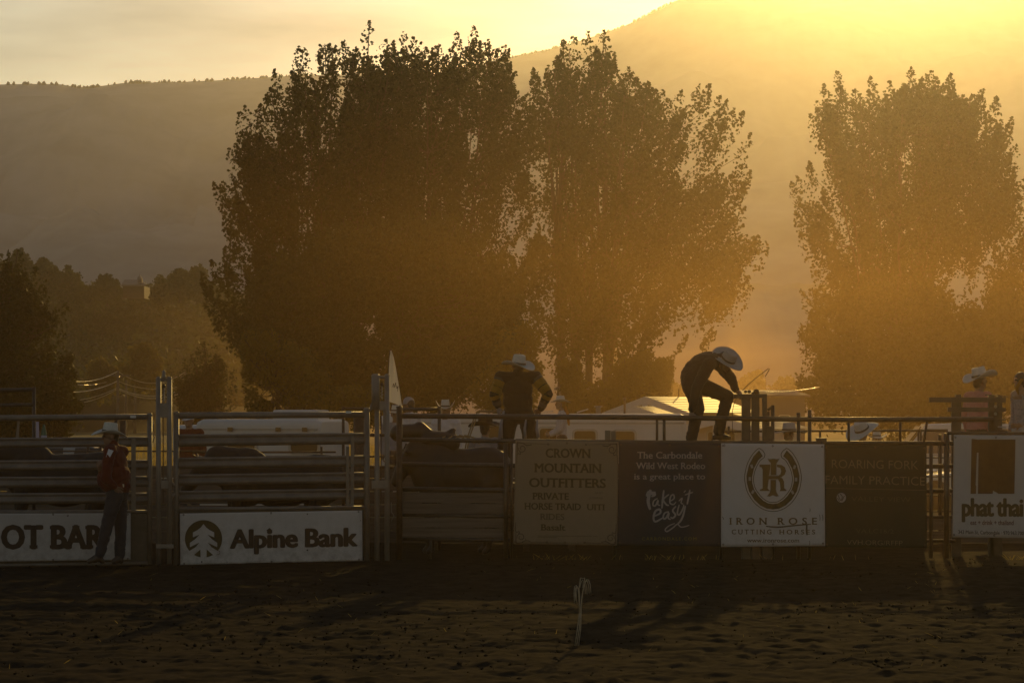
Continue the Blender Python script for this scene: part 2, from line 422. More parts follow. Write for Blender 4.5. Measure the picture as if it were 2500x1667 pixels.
GT = 'tall cottonwoods behind the chutes'
YT = 148
tree('cottonwood_tree', 'broad dark cottonwood whose crown reaches furthest left, above the horse trailer', YT,
     [(480, 690), (505, 620), (540, 690), (560, 560), (545, 430), (580, 420), (590, 320), (625, 290), (640, 210), (680, 180), (720, 150), (760, 140), (790, 130), (850, 98), (900, 96), (960, 140), (1000, 300), (1010, 560), (960, 760), (840, 840), (640, 860), (560, 800), (500, 770)],
     [(800, 985), (850, 985), (760, 990)], 1100, 74, .225, leaf_cotton, 11, 6.5, K=.54, group=GT, limbs=18, holes=.18, leaders=46, low_gaps=.08)
tree('cottonwood_tree', 'tallest dark cottonwood left of the bright gap, behind the man in the yellow jersey', YT + 3,
     [(900, 140), (945, 120), (1010, 96), (1050, 110), (1080, 140), (1100, 110), (1150, 96), (1190, 98), (1225, 96), (1255, 130), (1270, 200), (1290, 240), (1300, 330), (1290, 480), (1310, 640), (1290, 830), (1180, 860), (960, 860), (870, 700), (860, 420), (880, 220)],
     [(1050, 985), (1110, 985)], 1100, 74, .225, leaf_cotton, 12, 6.5, K=.54, group=GT, limbs=18, holes=.18, leaders=46, low_gaps=.08)
tree('cottonwood_tree', 'airy cottonwood with several bare trunks behind the small gabled house', YT - 4,
     [(1250, 640), (1290, 500), (1268, 420), (1300, 330), (1310, 170), (1340, 160), (1375, 115), (1410, 120), (1450, 108), (1475, 108), (1510, 140), (1560, 190), (1610, 215), (1660, 210), (1705, 220), (1730, 270), (1790, 300), (1815, 350), (1835, 420), (1790, 500), (1800, 520), (1810, 540), (1850, 560), (1868, 610), (1850, 690), (1800, 720), (1720, 730), (1640, 760), (1750, 800), (1740, 850), (1640, 850), (1520, 820), (1400, 800), (1290, 780)],
     [(1372, 985), (1412, 985), (1436, 985), (1480, 985)], 1080, 74, .22, leaf_cotton, 23, 6.5, group=GT, limbs=28, holes=.2, trunk_r=.27, fan=.7, K=.75, leaders=50, low_gaps=.24)
tree('cottonwood_tree', 'hazy cottonwood standing alone at the right under the sun', YT - 2,
     [(1935, 700), (1930, 640), (1960, 560), (1950, 470), (1955, 425), (1985, 440), (1975, 330), (2000, 270), (2040, 205), (2080, 250), (2110, 215), (2150, 225), (2180, 205), (2215, 205), (2240, 190), (2270, 178), (2300, 200), (2330, 230), (2360, 230), (2395, 215), (2420, 260), (2450, 275), (2465, 330), (2475, 400), (2490, 450), (2470, 530), (2430, 580), (2440, 640), (2330, 680), (2200, 700), (2020, 720)],
     [(2150, 985), (2230, 985), (2190, 985)], 1050, 74, .22, leaf_cotton, 14, 6.5, group=GT, limbs=26, holes=.24, trunk_r=.25, K=.98, leaders=44, low_gaps=.2)
tree('cottonwood_tree', 'partly cut off cottonwood at the right edge of the picture', YT - 12,
     [(2380, 780), (2400, 690), (2440, 610), (2480, 560), (2520, 500), (2600, 480), (2680, 600), (2700, 820), (2600, 900), (2420, 880)],
     [(2540, 990)], 420, 60, .2, leaf_cotton, 15, 5, group=GT, limbs=8, K=.98, leaders=14)
tree('willow_tree', 'dense rounded willow filling the foot of the tall cottonwoods', YT - 16,
     [(560, 760), (620, 660), (720, 590), (830, 530), (960, 510), (1100, 520), (1200, 560), (1270, 640), (1290, 740), (1270, 850), (1180, 930), (1000, 960), (800, 960), (660, 900), (580, 850)],
     [(880, 1000), (960, 1000)], 1300, 62, .22, leaf_willow, 16, 5.5, K=.54, spire=(1.2, 2.4, .8), limbs=10, holes=.06, fan=1.2, droop=.4)
tree('willow_tree', 'dense low willow under the lone right cottonwood', YT - 16,
     [(1935, 900), (1950, 800), (1990, 720), (2060, 680), (2180, 660), (2300, 680), (2400, 740), (2460, 700), (2540, 720), (2580, 860), (2560, 980), (2300, 1000), (2050, 1000), (1960, 970)],
     [(2180, 1005), (2260, 1005)], 1000, 62, .22, leaf_willow, 17, 5, K=.95, spire=(1.2, 2.4, .8), limbs=8, holes=.06, fan=1.2, droop=.4)
tree('poplar_tree', 'dark leafy tree at the left edge, in front of the hillside', 125,
     [(-120, 640), (-40, 610), (20, 620), (60, 660), (95, 700), (105, 750), (140, 770), (165, 820), (180, 880), (185, 960), (200, 1000), (150, 1040), (-120, 1040)],
     [(20, 1020), (-20, 1020)], 950, 60, .19, leaf_cotton, 18, 4.5, spire=(1.0, 2.2, .6), limbs=8, holes=.1, leaders=30)
tree('juniper_tree', 'pointed juniper above the person in the red shirt', 105,
     [(432, 985), (428, 930), (445, 905), (455, 935), (480, 872), (500, 900), (510, 870), (530, 862), (550, 880), (570, 905), (585, 960), (570, 1010), (440, 1010)],
     [(510, 1020)], 330, 60, .13, leaf_juniper, 19, 2.6, K=.86, leaders=24, spire=(.7, 1.7, .38), limbs=6, holes=.05, fan=.9, trunk_r=.16)
GB = 'sunlit bushes below the cottonwoods'
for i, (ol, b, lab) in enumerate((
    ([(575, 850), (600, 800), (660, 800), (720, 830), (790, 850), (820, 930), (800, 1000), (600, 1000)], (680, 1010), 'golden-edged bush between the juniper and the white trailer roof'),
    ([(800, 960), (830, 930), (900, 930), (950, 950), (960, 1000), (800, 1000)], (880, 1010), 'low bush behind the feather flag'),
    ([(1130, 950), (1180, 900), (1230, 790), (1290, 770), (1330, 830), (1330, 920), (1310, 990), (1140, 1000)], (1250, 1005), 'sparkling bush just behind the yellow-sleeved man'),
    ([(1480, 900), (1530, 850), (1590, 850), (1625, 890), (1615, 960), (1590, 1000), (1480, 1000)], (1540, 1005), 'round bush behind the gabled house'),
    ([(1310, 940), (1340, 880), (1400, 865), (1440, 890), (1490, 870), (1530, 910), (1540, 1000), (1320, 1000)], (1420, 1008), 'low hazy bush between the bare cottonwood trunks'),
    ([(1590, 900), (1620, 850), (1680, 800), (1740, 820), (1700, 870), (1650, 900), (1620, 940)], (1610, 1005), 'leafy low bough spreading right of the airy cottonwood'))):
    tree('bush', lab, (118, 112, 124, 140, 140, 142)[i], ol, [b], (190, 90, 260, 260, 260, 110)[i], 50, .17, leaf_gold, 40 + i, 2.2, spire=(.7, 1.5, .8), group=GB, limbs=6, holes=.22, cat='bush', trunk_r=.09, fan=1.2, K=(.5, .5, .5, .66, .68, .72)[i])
# trees along the wooded hillside
GH = 'trees on the brown hillside'
rng0 = np.random.default_rng(5)
hill_trees = [(-40, 700, 120, 120, 'round dark tree at the left end of the hillside skyline'), (40, 690, 95, 90, 'dark tree on the hillside skyline above the leafy left tree'), (110, 700, 90, 75, 'loose-topped tree on the skyline left of the farmhouse'),
              (165, 715, 80, 70, 'full round tree on the hillside, third left of the farmhouse'), (205, 735, 70, 55, 'low spreading tree next to the round hillside tree'), (260, 725, 75, 58, 'dark tree right beside the far farmhouse wall'),
              (385, 730, 70, 62, 'dark round tree hiding the right end of the far farmhouse'), (440, 715, 80, 62, 'pale tree on the skyline right of the farmhouse'), (490, 712, 80, 70, 'skyline tree touching the cottonwood crown'),
              (300, 790, 90, 60, 'brushy tree half way down the slope below the farmhouse'), (220, 810, 100, 70, 'slope tree above the power lines'), (345, 905, 110, 70, 'rounded pale tree directly behind the power poles'), (245, 930, 90, 60, 'low pale tree left of the power poles')]
for i, (x, yb, w, h, lab) in enumerate(hill_trees):
    Yh = 330 - i * 2 if yb < 760 else (300 if yb < 850 else 215)
    ol = [(x - w * .5, yb - h * .1), (x - w * .45, yb - h * .6), (x - w * .2, yb - h * .95), (x + w * .1, yb - h), (x + w * .35, yb - h * .75), (x + w * .5, yb - h * .35), (x + w * .45, yb)]
    tree('hillside_tree', lab, Yh, ol, [(x, yb + 22)], 110, 40, .42, leaf_gold if i >= 11 else leaf_willow, 60 + i, 2.4, spire=(1.2, 2.2, .9), group=GH, limbs=4, holes=.04, trunk_r=.22, fan=1.1)
GF = 'far hazy trees beyond the houses'
for i, (x, yt, w, lab) in enumerate(((1600, 905, 120, 'far hazy tree behind the bending man'), (1660, 930, 90, 'far low tree next to the bending man'), (1845, 900, 95, 'far rounded tree behind the bent wire'), (1920, 915, 85, 'far tree between the wire and the lone cottonwood'), (1745, 945, 90, 'faint tree seen under the bending man'))):
    ol = [(x - w * .5, 975), (x - w * .45, yt + 30), (x - w * .2, yt + 5), (x + w * .1, yt), (x + w * .4, yt + 25), (x + w * .5, 975)]
    tree('distant_tree', lab, 330, ol, [(x, 990)], 100, 40, .45, leaf_willow, 90 + i, 3, spire=(1.2, 2.4, .9), group=GF, limbs=4, holes=.05, trunk_r=.2, fan=1)

# brush covering the hillside
def hillside_brush():
    rng = np.random.default_rng(77); n = 620; px = rng.uniform(-80, 640, n); py = rng.uniform(0, 1, n)
    crest = np.interp(px, [-900, -300, 0, 80, 160, 240, 330, 420, 500, 600, 760], [560, 600, 660, 672, 690, 700, 705, 700, 690, 720, 800])
    yy = crest + 6 + py * (985 - crest); Yh = 280 - 92 * ((yy - crest) / (985 - crest)) ** .9
    c = np.array([tuple(P(a, b, d - 2)) for a, b, d in zip(px, yy, Yh)])
    idx = np.repeat(np.arange(n), 46); rad = rng.uniform(.9, 2.6, n)[idx]
    d = rng.normal(size=(len(idx), 3)); d /= np.linalg.norm(d, axis=1)[:, None]; d[:, 2] = np.abs(d[:, 2]) * .8
    cen = c[idx] + d * (rad * rng.uniform(.4, 1, len(idx)))[:, None]
    V, Q = leaf_quads(cen, .55, rng)
    tag(link('hillside_brush', np_mesh('hillside_brush', V, Q), leaf_willow), 'dark brush covering the hillside below the far farmhouse', kind='stuff')
hillside_brush()
# ------------------------------------------------------------------ the chute line: two vertical planes the gates, rails and boards stand in
class Plane:
    def __init__(s, a, b):
        s.a = Vector((a[0], a[1], 0)); d = Vector((b[0] - a[0], b[1] - a[1], 0)).normalized()
        s.d = d; s.n = Vector((d.y, -d.x, 0))
        if s.n.y > 0: s.n = -s.n
    def pt(s, px, py, off=0.0):
        r = Vector(((px - 1250) / F, 1, (HY - py) / F)); c = Vector((0, 0, HC))
        return c + r * ((s.a + s.n * off - c).dot(s.n) / r.dot(s.n))
    def m(s, px, npx):
        """Metres spanned by npx photo pixels at that column."""
        return npx / F * s.pt(px, HY).y
CH = Plane((P(0, HY, 31.7).x, 31.7), (P(955, HY, 32.9).x, 32.9))
RF = Plane((P(960, HY, 33.3).x, 33.3), (P(2500, HY, 33.3).x, 33.3))
BK = Plane((P(0, HY, 35.9).x, 35.9), (P(2500, HY, 35.9).x, 35.9))

steel = mat('painted_gate_steel', (.11, .086, .070), rough=.42, col2=(.20, .16, .13), scale=5, bump=.06, spec=.5, detail=8)
steel2 = mat('grey_post_steel', (.15, .12, .10), rough=.45, col2=(.24, .20, .17), scale=4, bump=.06, detail=8)
dark_pipe = mat('dark_pipe', (.045, .036, .029), rough=.42, col2=(.09, .072, .058), scale=7, bump=.03, metal=.5, detail=7)
rust = mat('rusted_iron', (.055, .032, .02), rough=.6, col2=(.12, .07, .04), scale=14, bump=.2, metal=.3)
wood = mat('weathered_plank', (.085, .062, .045), rough=.85, col2=(.16, .12, .09), scale=3, bump=.35, stretch=(.5, 6, 9))
white_sheet = mat('white_sign_sheet', (.50, .48, .47), rough=.5, col2=(.66, .64, .63), scale=2.2, detail=9, bump=.02)
chain_m = mat('bright_chain', (.45, .43, .40), rough=.3, metal=.9)

def tube_px(pl, pts, wpx, off=0.0, n=10, mb=None):
    mb = mb or MB()
    r = pl.m(pts[0][0], wpx / 2)
    mb.tube([pl.pt(x, y, off) for x, y in pts], r, n)
    return mb

def beam_rail(pl, x0, x1, t0, b0, t1, b1):
    """Rolled guard-rail style gate rail with a narrow and a wide rib."""
    prof = [(0, .004), (.05, .020), (.13, .027), (.21, .020), (.28, .006), (.36, .004), (.46, .018), (.58, .033), (.70, .039), (.82, .034), (.93, .018), (1, .0), (1, -.022), (.5, -.026), (0, -.022)]
    mb = MB(); N = 7; rows = []
    for k in range(N):
        q = k / (N - 1); x = x0 + (x1 - x0) * q; t = t0 + (t1 - t0) * q; b = b0 + (b1 - b0) * q
        rows.append([pl.pt(x, t + (b - t) * u, o) for u, o in prof])
    n = len(prof); fs = []
    for k in range(N - 1):
        for j in range(n): fs.append((k * n + j, k * n + (j + 1) % n, (k + 1) * n + (j + 1) % n, (k + 1) * n + j))
    fs += [tuple(range(n)), tuple((N - 1) * n + j for j in range(n))[::-1]]
    return mb.add([v for r in rows for v in r], fs)

def board_px(pl, quad, off, th, mb=None):
    return (mb or MB()).plate([pl.pt(x, y, off) for x, y in quad], -pl.n * th)

def chute_gate(label, lp, rp, rails, bar, sheet, pipe_y, bottom_y):
    (lx, lw, lt, lb), (rx, rw, rt, rb) = lp, rp
    g = empty('chute_gate', CH.pt((lx + rx) / 2, (lb + rb) / 2)); tag(g, label, 'gate', 'chute gates')
    g.location.z = 0
    for x, w, t, b in (lp, rp):
        p = tube_px(CH, [(x, t), (x, b)], w).build('post', steel, g, True)
        MB().lathe(CH.pt(x, t) , [(.0, .012), (CH.m(x, w / 2) * .8, .008), (CH.m(x, w / 2) * 1.05, -.006), (CH.m(x, w / 2) * 1.05, -.03)], 12).build('post_cap', steel, p, True)
    for t0, b0, t1, b1 in rails:
        if b0 - t0 < 18: tube_px(CH, [(lx + lw / 2, (t0 + b0) / 2), (rx - rw / 2, (t1 + b1) / 2)], (b0 - t0), n=14).build('rail', steel, g, True)
        else: beam_rail(CH, lx + lw * .4, rx - rw * .4, t0, b0, t1, b1).build('rail', steel, g, True)
    tube_px(CH, [(lx + 3, pipe_y[0]), (rx - 3, pipe_y[1])], 9).build('rail', steel, g, True)
    tube_px(CH, [(lx + 3, bottom_y[0]), (rx - 3, bottom_y[1])], 9).build('rail', steel, g, True)
    for x, w, t, b in bar: board_px(CH, [(x - w / 2, t), (x + w / 2, t), (x + w / 2, b), (x - w / 2, b)], .048, .012).build('brace_bar', steel, g, bevel=.002)
    board_px(CH, sheet, -.012, .006).build('sheet_panel', dark_pipe, g)
    return g

gA = chute_gate('left chute gate with the red-shirted man leaning beside it', (-70, 12, 1012, 1385), (365.5, 12, 1010, 1377),
    [(1014, 1028, 1010, 1024), (1069, 1093, 1066, 1090), (1124, 1149, 1122, 1146), (1164, 1191, 1162, 1188), (1204, 1231, 1202, 1228)],
    [(326, 11, 1071, 1246)], [(-66, 1254), (360, 1251), (360, 1372), (-66, 1378)], (1250, 1248.5), (1380, 1374))
gB = chute_gate('middle chute gate with the tree-logo bank board', (430.5, 13.5, 1006, 1379), (895.5, 14.5, 997, 1369),
    [(1006.5, 1022, 1004, 1019.5), (1060, 1090, 1056, 1084), (1117, 1144, 1111, 1138), (1158, 1185, 1152, 1179), (1198, 1225, 1192, 1218)],
    [(860, 8, 1064, 1234), (849, 8, 1090, 1234)], [(436, 1248), (890, 1243), (890, 1367), (436, 1377)], (1243, 1238), (1382, 1372))
# a strip of pale tape on each top rail
for g, (x, y) in ((gA, (325, 1017)), (gB, (851, 1006))):
    board_px(CH, [(x - 7, y - 3), (x + 7, y - 3), (x + 7, y + 3), (x - 7, y + 3)], .0435, .001).build('tape', white_sheet, g)

def chain_links(mb, pl, x, y0, y1, off, step=5.0):
    y = y0; k = 0
    while y < y1:
        c = pl.pt(x + (1.2 if k % 2 else -1.2), y, off); r = pl.m(x, 2.4)
        ring = [c + Vector((math.cos(a) * r * .6, (math.sin(a) * r * .5 if k % 2 else 0), math.sin(a) * r)) for a in np.linspace(0, 2 * math.pi, 9)]
        mb.tube(ring, r * .28, 5, caps=False); y += step * .8; k += 1
    return mb

def post_tower(label, cols, top, plate, foot, pulley, brackets, finial=None, extra=()):
    g = empty('gate_post', CH.pt((cols[0][0] + cols[1][0]) / 2, foot)); g.location.z = 0; tag(g, label, 'gate post', 'hinge towers between the chute gates')
    for x, w, t, b in cols:
        c = tube_px(CH, [(x, t), (x, b)], w, .03, 12).build('column', steel2, g, True)
        MB().lathe(CH.pt(x, t, .03), [(0, .014), (CH.m(x, w / 2) * .7, .01), (CH.m(x, w / 2) * 1.03, -.004), (CH.m(x, w / 2) * 1.03, -.02)], 12).build('column_cap', steel2, c, True)
    xa, xb = cols[0][0], cols[1][0]
    tube_px(CH, [(xa, top + 4), (xb, top + 4)], 7, .03).build('crossbar', steel2, g, True)
    board_px(CH, [(xa, plate[0]), (xb, plate[0]), (xb, plate[1]), (xa, plate[1])], .058, .03).build('face_plate', steel2, g, bevel=.004)
    for (x0, y0, x1, y1) in brackets:
        board_px(CH, [(x0, y0), (x1, y0), (x1, y1), (x0, y1)], .066, .02).build('bracket', steel2, g, bevel=.003)
    px_, py0, py1 = pulley
    mbp = MB(); r = CH.m(px_, 4.5); c = CH.pt(px_, py0, .03)
    mbp.lathe(c, [(0, -.012), (r, -.012), (r * .8, 0), (r, .012), (0, .012)], 14, axis='y')
    mbp.build('pulley', dark_pipe, g, True)
    chain_links(MB(), CH, px_, py0 + 5, py1, .03).build('chain', chain_m, g, True)
    MB().tube([CH.pt(px_ - 1.5, py0, .03), CH.pt(px_ - 1.5, foot - 150, -.02)], .008, 6).build('cable', rust, g)
    if finial:
        x, y0, y1, w = finial; r = CH.m(x, w / 2)
        MB().tube([CH.pt(x, y1, .03), CH.pt(x, y1 - 6, .03), CH.pt(x, y1 - 8, .03), CH.pt(x, y0 + 5, .03), CH.pt(x, y0 + 1, .03), CH.pt(x, y0, .03)], [r * 1.3, r * 1.25, r * .9, r * .9, r * .7, r * .2], 12).build('finial', steel2, g, True)
    for pts, w in extra:
        tube_px(CH, pts, w, .01, 8).build('brace', steel2, g, True)
    return g
post_tower('grey hinge tower with a rounded knob on top, left of the bank board', [(387, 12.5, 922, 1378), (413.5, 12.5, 922, 1376)], 923, (984, 1019), 1377, (400, 942, 980),
    [(393, 1173, 411, 1192), (381, 1328, 424, 1338)], (400, 903, 924, 9),
    [([(416, 1020), (416, 1165), (418, 1177), (425, 1183), (430, 1184)], 8), ([(416, 1336), (416, 1222), (419, 1212), (426, 1206), (430, 1205)], 8), ([(374, 1026), (375, 1050), (370, 1058), (377, 1066), (373, 1080)], 2.2)])
post_tower('grey hinge tower in front of the white feather flag', [(917, 20, 915, 1000), (945, 12.5, 915, 1372)], 917, (979, 1001), 1372, (932, 938, 975),
    [(908, 1173, 930, 1192), (930, 1172, 948, 1192)], None,
    [([(920.5, 998), (920.5, 1372)], 13), ([(938, 1001), (938, 1048), (942, 1056)], 6), ([(955, 1226), (956, 1250), (962, 1258), (955, 1272)], 2.2), ([(898, 1005), (905, 998), (910, 985)], 8)])

# ------------------------------------------------------------------ long pipe fence to the right
pf = empty('pipe_fence', RF.pt(1700, 1364)); pf.location.z = 0
tag(pf, 'long dark pipe fence carrying the row of square sponsor boards', 'fence')
def rail(pts, w, off=0.0, m=dark_pipe, parent=pf, pl=RF, name='rail'):
    return tube_px(pl, pts, w, off, 28 if len(pts) > 2 or abs(pts[0][0] - pts[-1][0]) > 30 else 12).build(name, m, parent, True)
rail([(976, 1015.5), (1540, 1018.5), (2050, 1024.2), (2425, 1023.3)], 12.5)
rail([(976, 1073), (1258, 1077), (1700, 1080), (2050, 1081), (2332, 1082)], 10.5)
for y in (1133, 1193, 1257, 1315): rail([(976, y), (1245, y + 3), (1800, y + 5), (2332, y + 5)], 11 if y < 1200 else 9, -.03)
for x, w, t, b in ((975, 15, 993, 1374), (1235, 12, 1080, 1362), (1249, 7, 1080, 1362), (1604, 6.5, 1020, 1082), (1621.5, 7.5, 1020, 1082), (1949.5, 9.5, 1009, 1364), (1976.5, 9.5, 1002, 1364), (2072, 6.5, 1025, 1083), (2198, 6.5, 1025, 1083), (2273, 9, 1083, 1362), (2311, 14, 1057, 1362), (1052, 5, 1318, 1364), (1500, 8, 1082, 1364), (1760, 8, 1082, 1364)):
    p = rail([(x, t), (x, b)], w, .0, dark_pipe if x != 975 else rust, name='post')
    if t < 1015:
        r = RF.m(x, w / 2); MB().lathe(RF.pt(x, t), [(0, .012), (r * .9, .009), (r * 1.1, 0), (r * 1.1, -.012)], 12).build('post_cap', dark_pipe, p, True)
rail([(2263, 1028), (2256, 1080)], 6.5, name='brace')
for y0, y1 in ((1201, 1226), (1228, 1252.5), (1263, 1286), (1288, 1310)):
    board_px(RF, [(984, y0), (1229, y0 + 2), (1229, y1 + 2), (984, y1)], -.01 - .004 * (y0 % 3), .03).build('plank', wood, pf, bevel=.003)
board_px(RF, [(1992, 1068.5), (2019, 1068.5), (2018, 1079), (1993, 1079)], .03, .06).build('clamp', dark_pipe, pf, bevel=.005)
board_px(RF, [(1260, 1071), (1445, 1073), (1445, 1077), (1260, 1075)], -.04, .25).build('plank', wood, pf)
board_px(RF, [(1477, 1050), (1491, 1050.5), (1491, 1075), (1477, 1075)], .0, .08).build('bracket_block', steel, pf, bevel=.004)
board_px(RF, [(1492, 1051.5), (1503.5, 1051.5), (1503.5, 1075), (1492, 1075)], -.02, .06).build('bracket_block', steel, pf, bevel=.004)
# wires tying the boards on
for x, y in ((2005, 1080), (1768, 1082), (2335, 1085)):
    MB().tube([RF.pt(x, y - 8, .07), RF.pt(x - 3, y + 10, .075), RF.pt(x + 2, y + 20, .075), RF.pt(x + 4, y + 8, .075), RF.pt(x + 1, y - 8, .07)], .004, 5).build('tie_wire', rust, pf)

# upper rail of the phat board and the boarded bench frame behind it at the right
bf = empty('bench_frame', RF.pt(2390, 1364, -.6)); bf.location.z = 0; tag(bf, 'dark timber and pipe bench frame in front of the pink-shirted man', 'frame')
R2 = Plane((P(2200, HY, 33.9).x, 33.9), (P(2600, HY, 33.9).x, 33.9))
for q in ([(2269, 969.5), (2456, 970.5), (2456, 982), (2269, 981.5)], [(2314, 994), (2456, 995), (2456, 1005), (2314, 1005)]):
    board_px(R2, q, .0, .05).build('rail_board', dark_pipe, bf, bevel=.004)
for x, w, t, b in ((2340, 14, 963, 1366), (2329, 10, 980, 1366), (2421, 14, 966, 1366), (2441, 12, 967, 1366), (2428, 20, 1002, 1366)):
    board_px(R2, [(x - w / 2, t), (x + w / 2, t), (x + w / 2, b), (x - w / 2, b)], -.06, .07).build('upright', dark_pipe, bf, bevel=.004)
rail([(2405, 964), (2440, 965.5), (2462, 969)], 3, -.3, dark_pipe, bf, R2)
rail([(2313, 1057), (2470, 1057.5), (2560, 1058)], 8, .02, dark_pipe, bf, RF)
for y in (1024, 1042, 1051): rail([(2436, y), (2456, y + .4)], 4, .02, chain_m if y == 1042 else dark_pipe, bf, R2, 'bolt')
for y in (992, 1010): MB().lathe(R2.pt(2430, y, .05), [(0, .014), (.02, .01), (.024, -.01)], 8, axis='y').build('bolt', chain_m, bf, True)

# gate slide frame the bending man holds
sf = empty('slide_frame', RF.pt(1840, 1364, -.2)); sf.location.z = 0; tag(sf, 'dark gate slide frame with roller, gripped by the bending man', 'frame')
for x, w, t, b, o in ((1822, 21, 968, 1366, -.10), (1845, 19, 957, 1366, -.12), (1867.5, 11, 963, 1366, -.10), (1879, 14, 1040, 1366, -.14)):
    board_px(RF, [(x - w / 2, t), (x + w / 2, t), (x + w / 2, b), (x - w / 2, b)], o, .09).build('upright', dark_pipe, sf, bevel=.006)
board_px(RF, [(1792, 962), (1873, 961), (1873, 971), (1792, 972)], -.055, .07).build('top_bar', dark_pipe, sf, bevel=.006)
for x, w in ((1846, 13), (1829, 8), (1820, 7)):
    MB().lathe(RF.pt(x, 956, -.04), [(0, -.05), (RF.m(x, w / 2), -.045), (RF.m(x, w / 2) * .8, 0), (RF.m(x, w / 2), .045), (0, .05)], 12, axis='y').build('roller', rust, sf, True)
for x, w, t in ((1886.5, 9, 989), (1875, 8, 1005)):
    rail([(x, t), (x, 1366)], w, -.35, dark_pipe, sf, RF, 'post')
MB().tube([RF.pt(1874, 1001, -.35), RF.pt(1884, 994, -.35)], .02, 8).build('brace', dark_pipe, sf, True)
wr = MB().tube([RF.pt(x, y, -.02) for x, y in ((1813, 953), (1825, 940), (1845, 923), (1862, 910), (1876, 899.5), (1878.5, 900), (1877, 904), (1868, 919))], RF.m(1850, 1.0), 7)
tag(wr.build('bent_rod', rust, smooth=True), 'thin bent metal rod sticking up from the gate slide frame', 'rod')
cb = MB().tube([RF.pt(x, y, -.01) for x, y in ((1806, 958), (1799, 970), (1792, 985), (1788, 1005), (1788, 1035), (1790.5, 1077))], RF.m(1800, .8), 6)
tag(cb.build('loose_cable', rust, smooth=True), 'thin cord hanging beside the bending man\'s knee', 'cord')

# back pens behind the chutes
def pen(label, rails_, posts, Y, m=dark_pipe):
    pl = Plane((-10, Y), (10, Y)); g = empty('stock_pen', pl.pt(rails_[0][0][0][0], 1300)); g.location.z = 0; tag(g, label, 'pen', 'pipe pens behind the chutes')
    for pts, w in rails_: rail(pts, w, 0, m, g, pl)
    for x, w, t in posts: rail([(x, t), (x, 1000 + (HC + .1) * F / Y)], w, 0, m, g, pl, 'post')
pen('tall pipe pen frame at the far left behind the gate', [([(-80, 954), (83, 951)], 9.5), ([(-80, 990), (83, 988)], 8.5), ([(-80, 1120), (83, 1119)], 8), ([(-80, 1180), (83, 1180)], 8)], [(83, 8.5, 945)], 36.2)
pen('pipe pen frame between the horse trailer and the feather flag', [([(838, 997), (912, 997)], 6), ([(838, 1062), (960, 1062)], 8), ([(838, 1140), (960, 1140)], 8)], [(838, 7.5, 992), (893, 5, 998), (878, 30, 1020)], 36.2, rust)
pen('pipe pen frame in front of the man in the white shirt', [([(978, 999.5), (1072, 998)], 8), ([(978, 1100), (1240, 1100)], 8)], [(1072.5, 9, 992)], 35.4)
pen('low back pen rails seen above the dark green board', [([(1765, 1053), (2312, 1050.5)], 5.5), ([(1765, 1084), (2312, 1083)], 6), ([(2240, 1117), (2332, 1117)], 4), ([(2240, 1163), (2332, 1163)], 4), ([(2240, 1209), (2332, 1209)], 4), ([(2240, 1248), (2332, 1248)], 4)], [(1779, 6, 1040), (2002, 6, 1050), (2248, 6, 1048), (2242, 5, 1048), (2295, 10, 1060), (2330, 8, 1040)], 37.5)
pen('wide back pen rails seen between the gate bars', [([(90, 1101), (500, 1101)], 4), ([(470, 1104), (820, 1103)], 5), ([(640, 1115), (960, 1114)], 5)], [(215, 7, 1090), (245, 8, 1090), (283, 8, 1020), (300, 16, 1026), (785, 6, 1090)], 38.5, rust)
rp_ = Plane((-10, 36.2), (10, 36.2))
for label, q, m in (('lavender banner strip beside the far left pen post', [(88, 1029), (94, 1029), (95.5, 1069), (88, 1069)], mat('lilac_cloth', (.42, .36, .50), .8)),
                    ('folded dark grey canopy leg behind the far left gate', [(43, 1026), (47, 1026), (45, 1069), (38, 1069)], steel)):
    tag(board_px(rp_, q, .1, .02).build('hanging_strip', m), label, 'strip')
bt = MB(); bc = rp_.pt(107, 1069, .05)
bt.lathe(bc - Vector((0, 0, .2)), [(.0, 0), (.045, 0), (.045, .28), (.02, .36), (.016, .40), (.0, .40)], 14)
bo = bt.build('green_bottle', mat('green_glass_bottle', (.03, .09, .035), .25, var=.1), smooth=True); tag(bo, 'green bottle with a pale label on the left gate', 'bottle')
MB().lathe(bc - Vector((0, 0, .2)), [(.0465, .1), (.0465, .24)], 14).build('paper_label', mat('pale_label', (.4, .38, .5), .7), bo, True)
# ------------------------------------------------------------------ sponsor boards and their lettering
def glyphs(s, offset=0.0, spacing=1.0):
    cu = bpy.data.curves.new('t', 'FONT'); cu.body = s; cu.size = 1; cu.offset = offset; cu.space_character = spacing; cu.resolution_u = 3
    o = bpy.data.objects.new('t', cu); C.objects.link(o)
    dg = bpy.context.evaluated_depsgraph_get(); me = o.evaluated_get(dg).to_mesh()
    V = np.zeros(len(me.vertices) * 3, np.float32); me.vertices.foreach_get('co', V); V = V.reshape(-1, 3)[:, :2].copy()
    Fc = [tuple(p.vertices) for p in me.polygons]
    cnt = {}
    for f in Fc:
        for i in range(len(f)):
            e = (min(f[i], f[(i + 1) % len(f)]), max(f[i], f[(i + 1) % len(f)])); cnt[e] = cnt.get(e, 0) + 1
    edges = [e for e, c in cnt.items() if c == 1]
    o.evaluated_get(dg).to_mesh_clear(); bpy.data.objects.remove(o); bpy.data.curves.remove(cu)
    return V, Fc, edges
CAPH = None
def cap_height():
    global CAPH
    if CAPH is None: V, _, _ = glyphs('H'); CAPH = float(V[:, 1].max()); 
    return CAPH

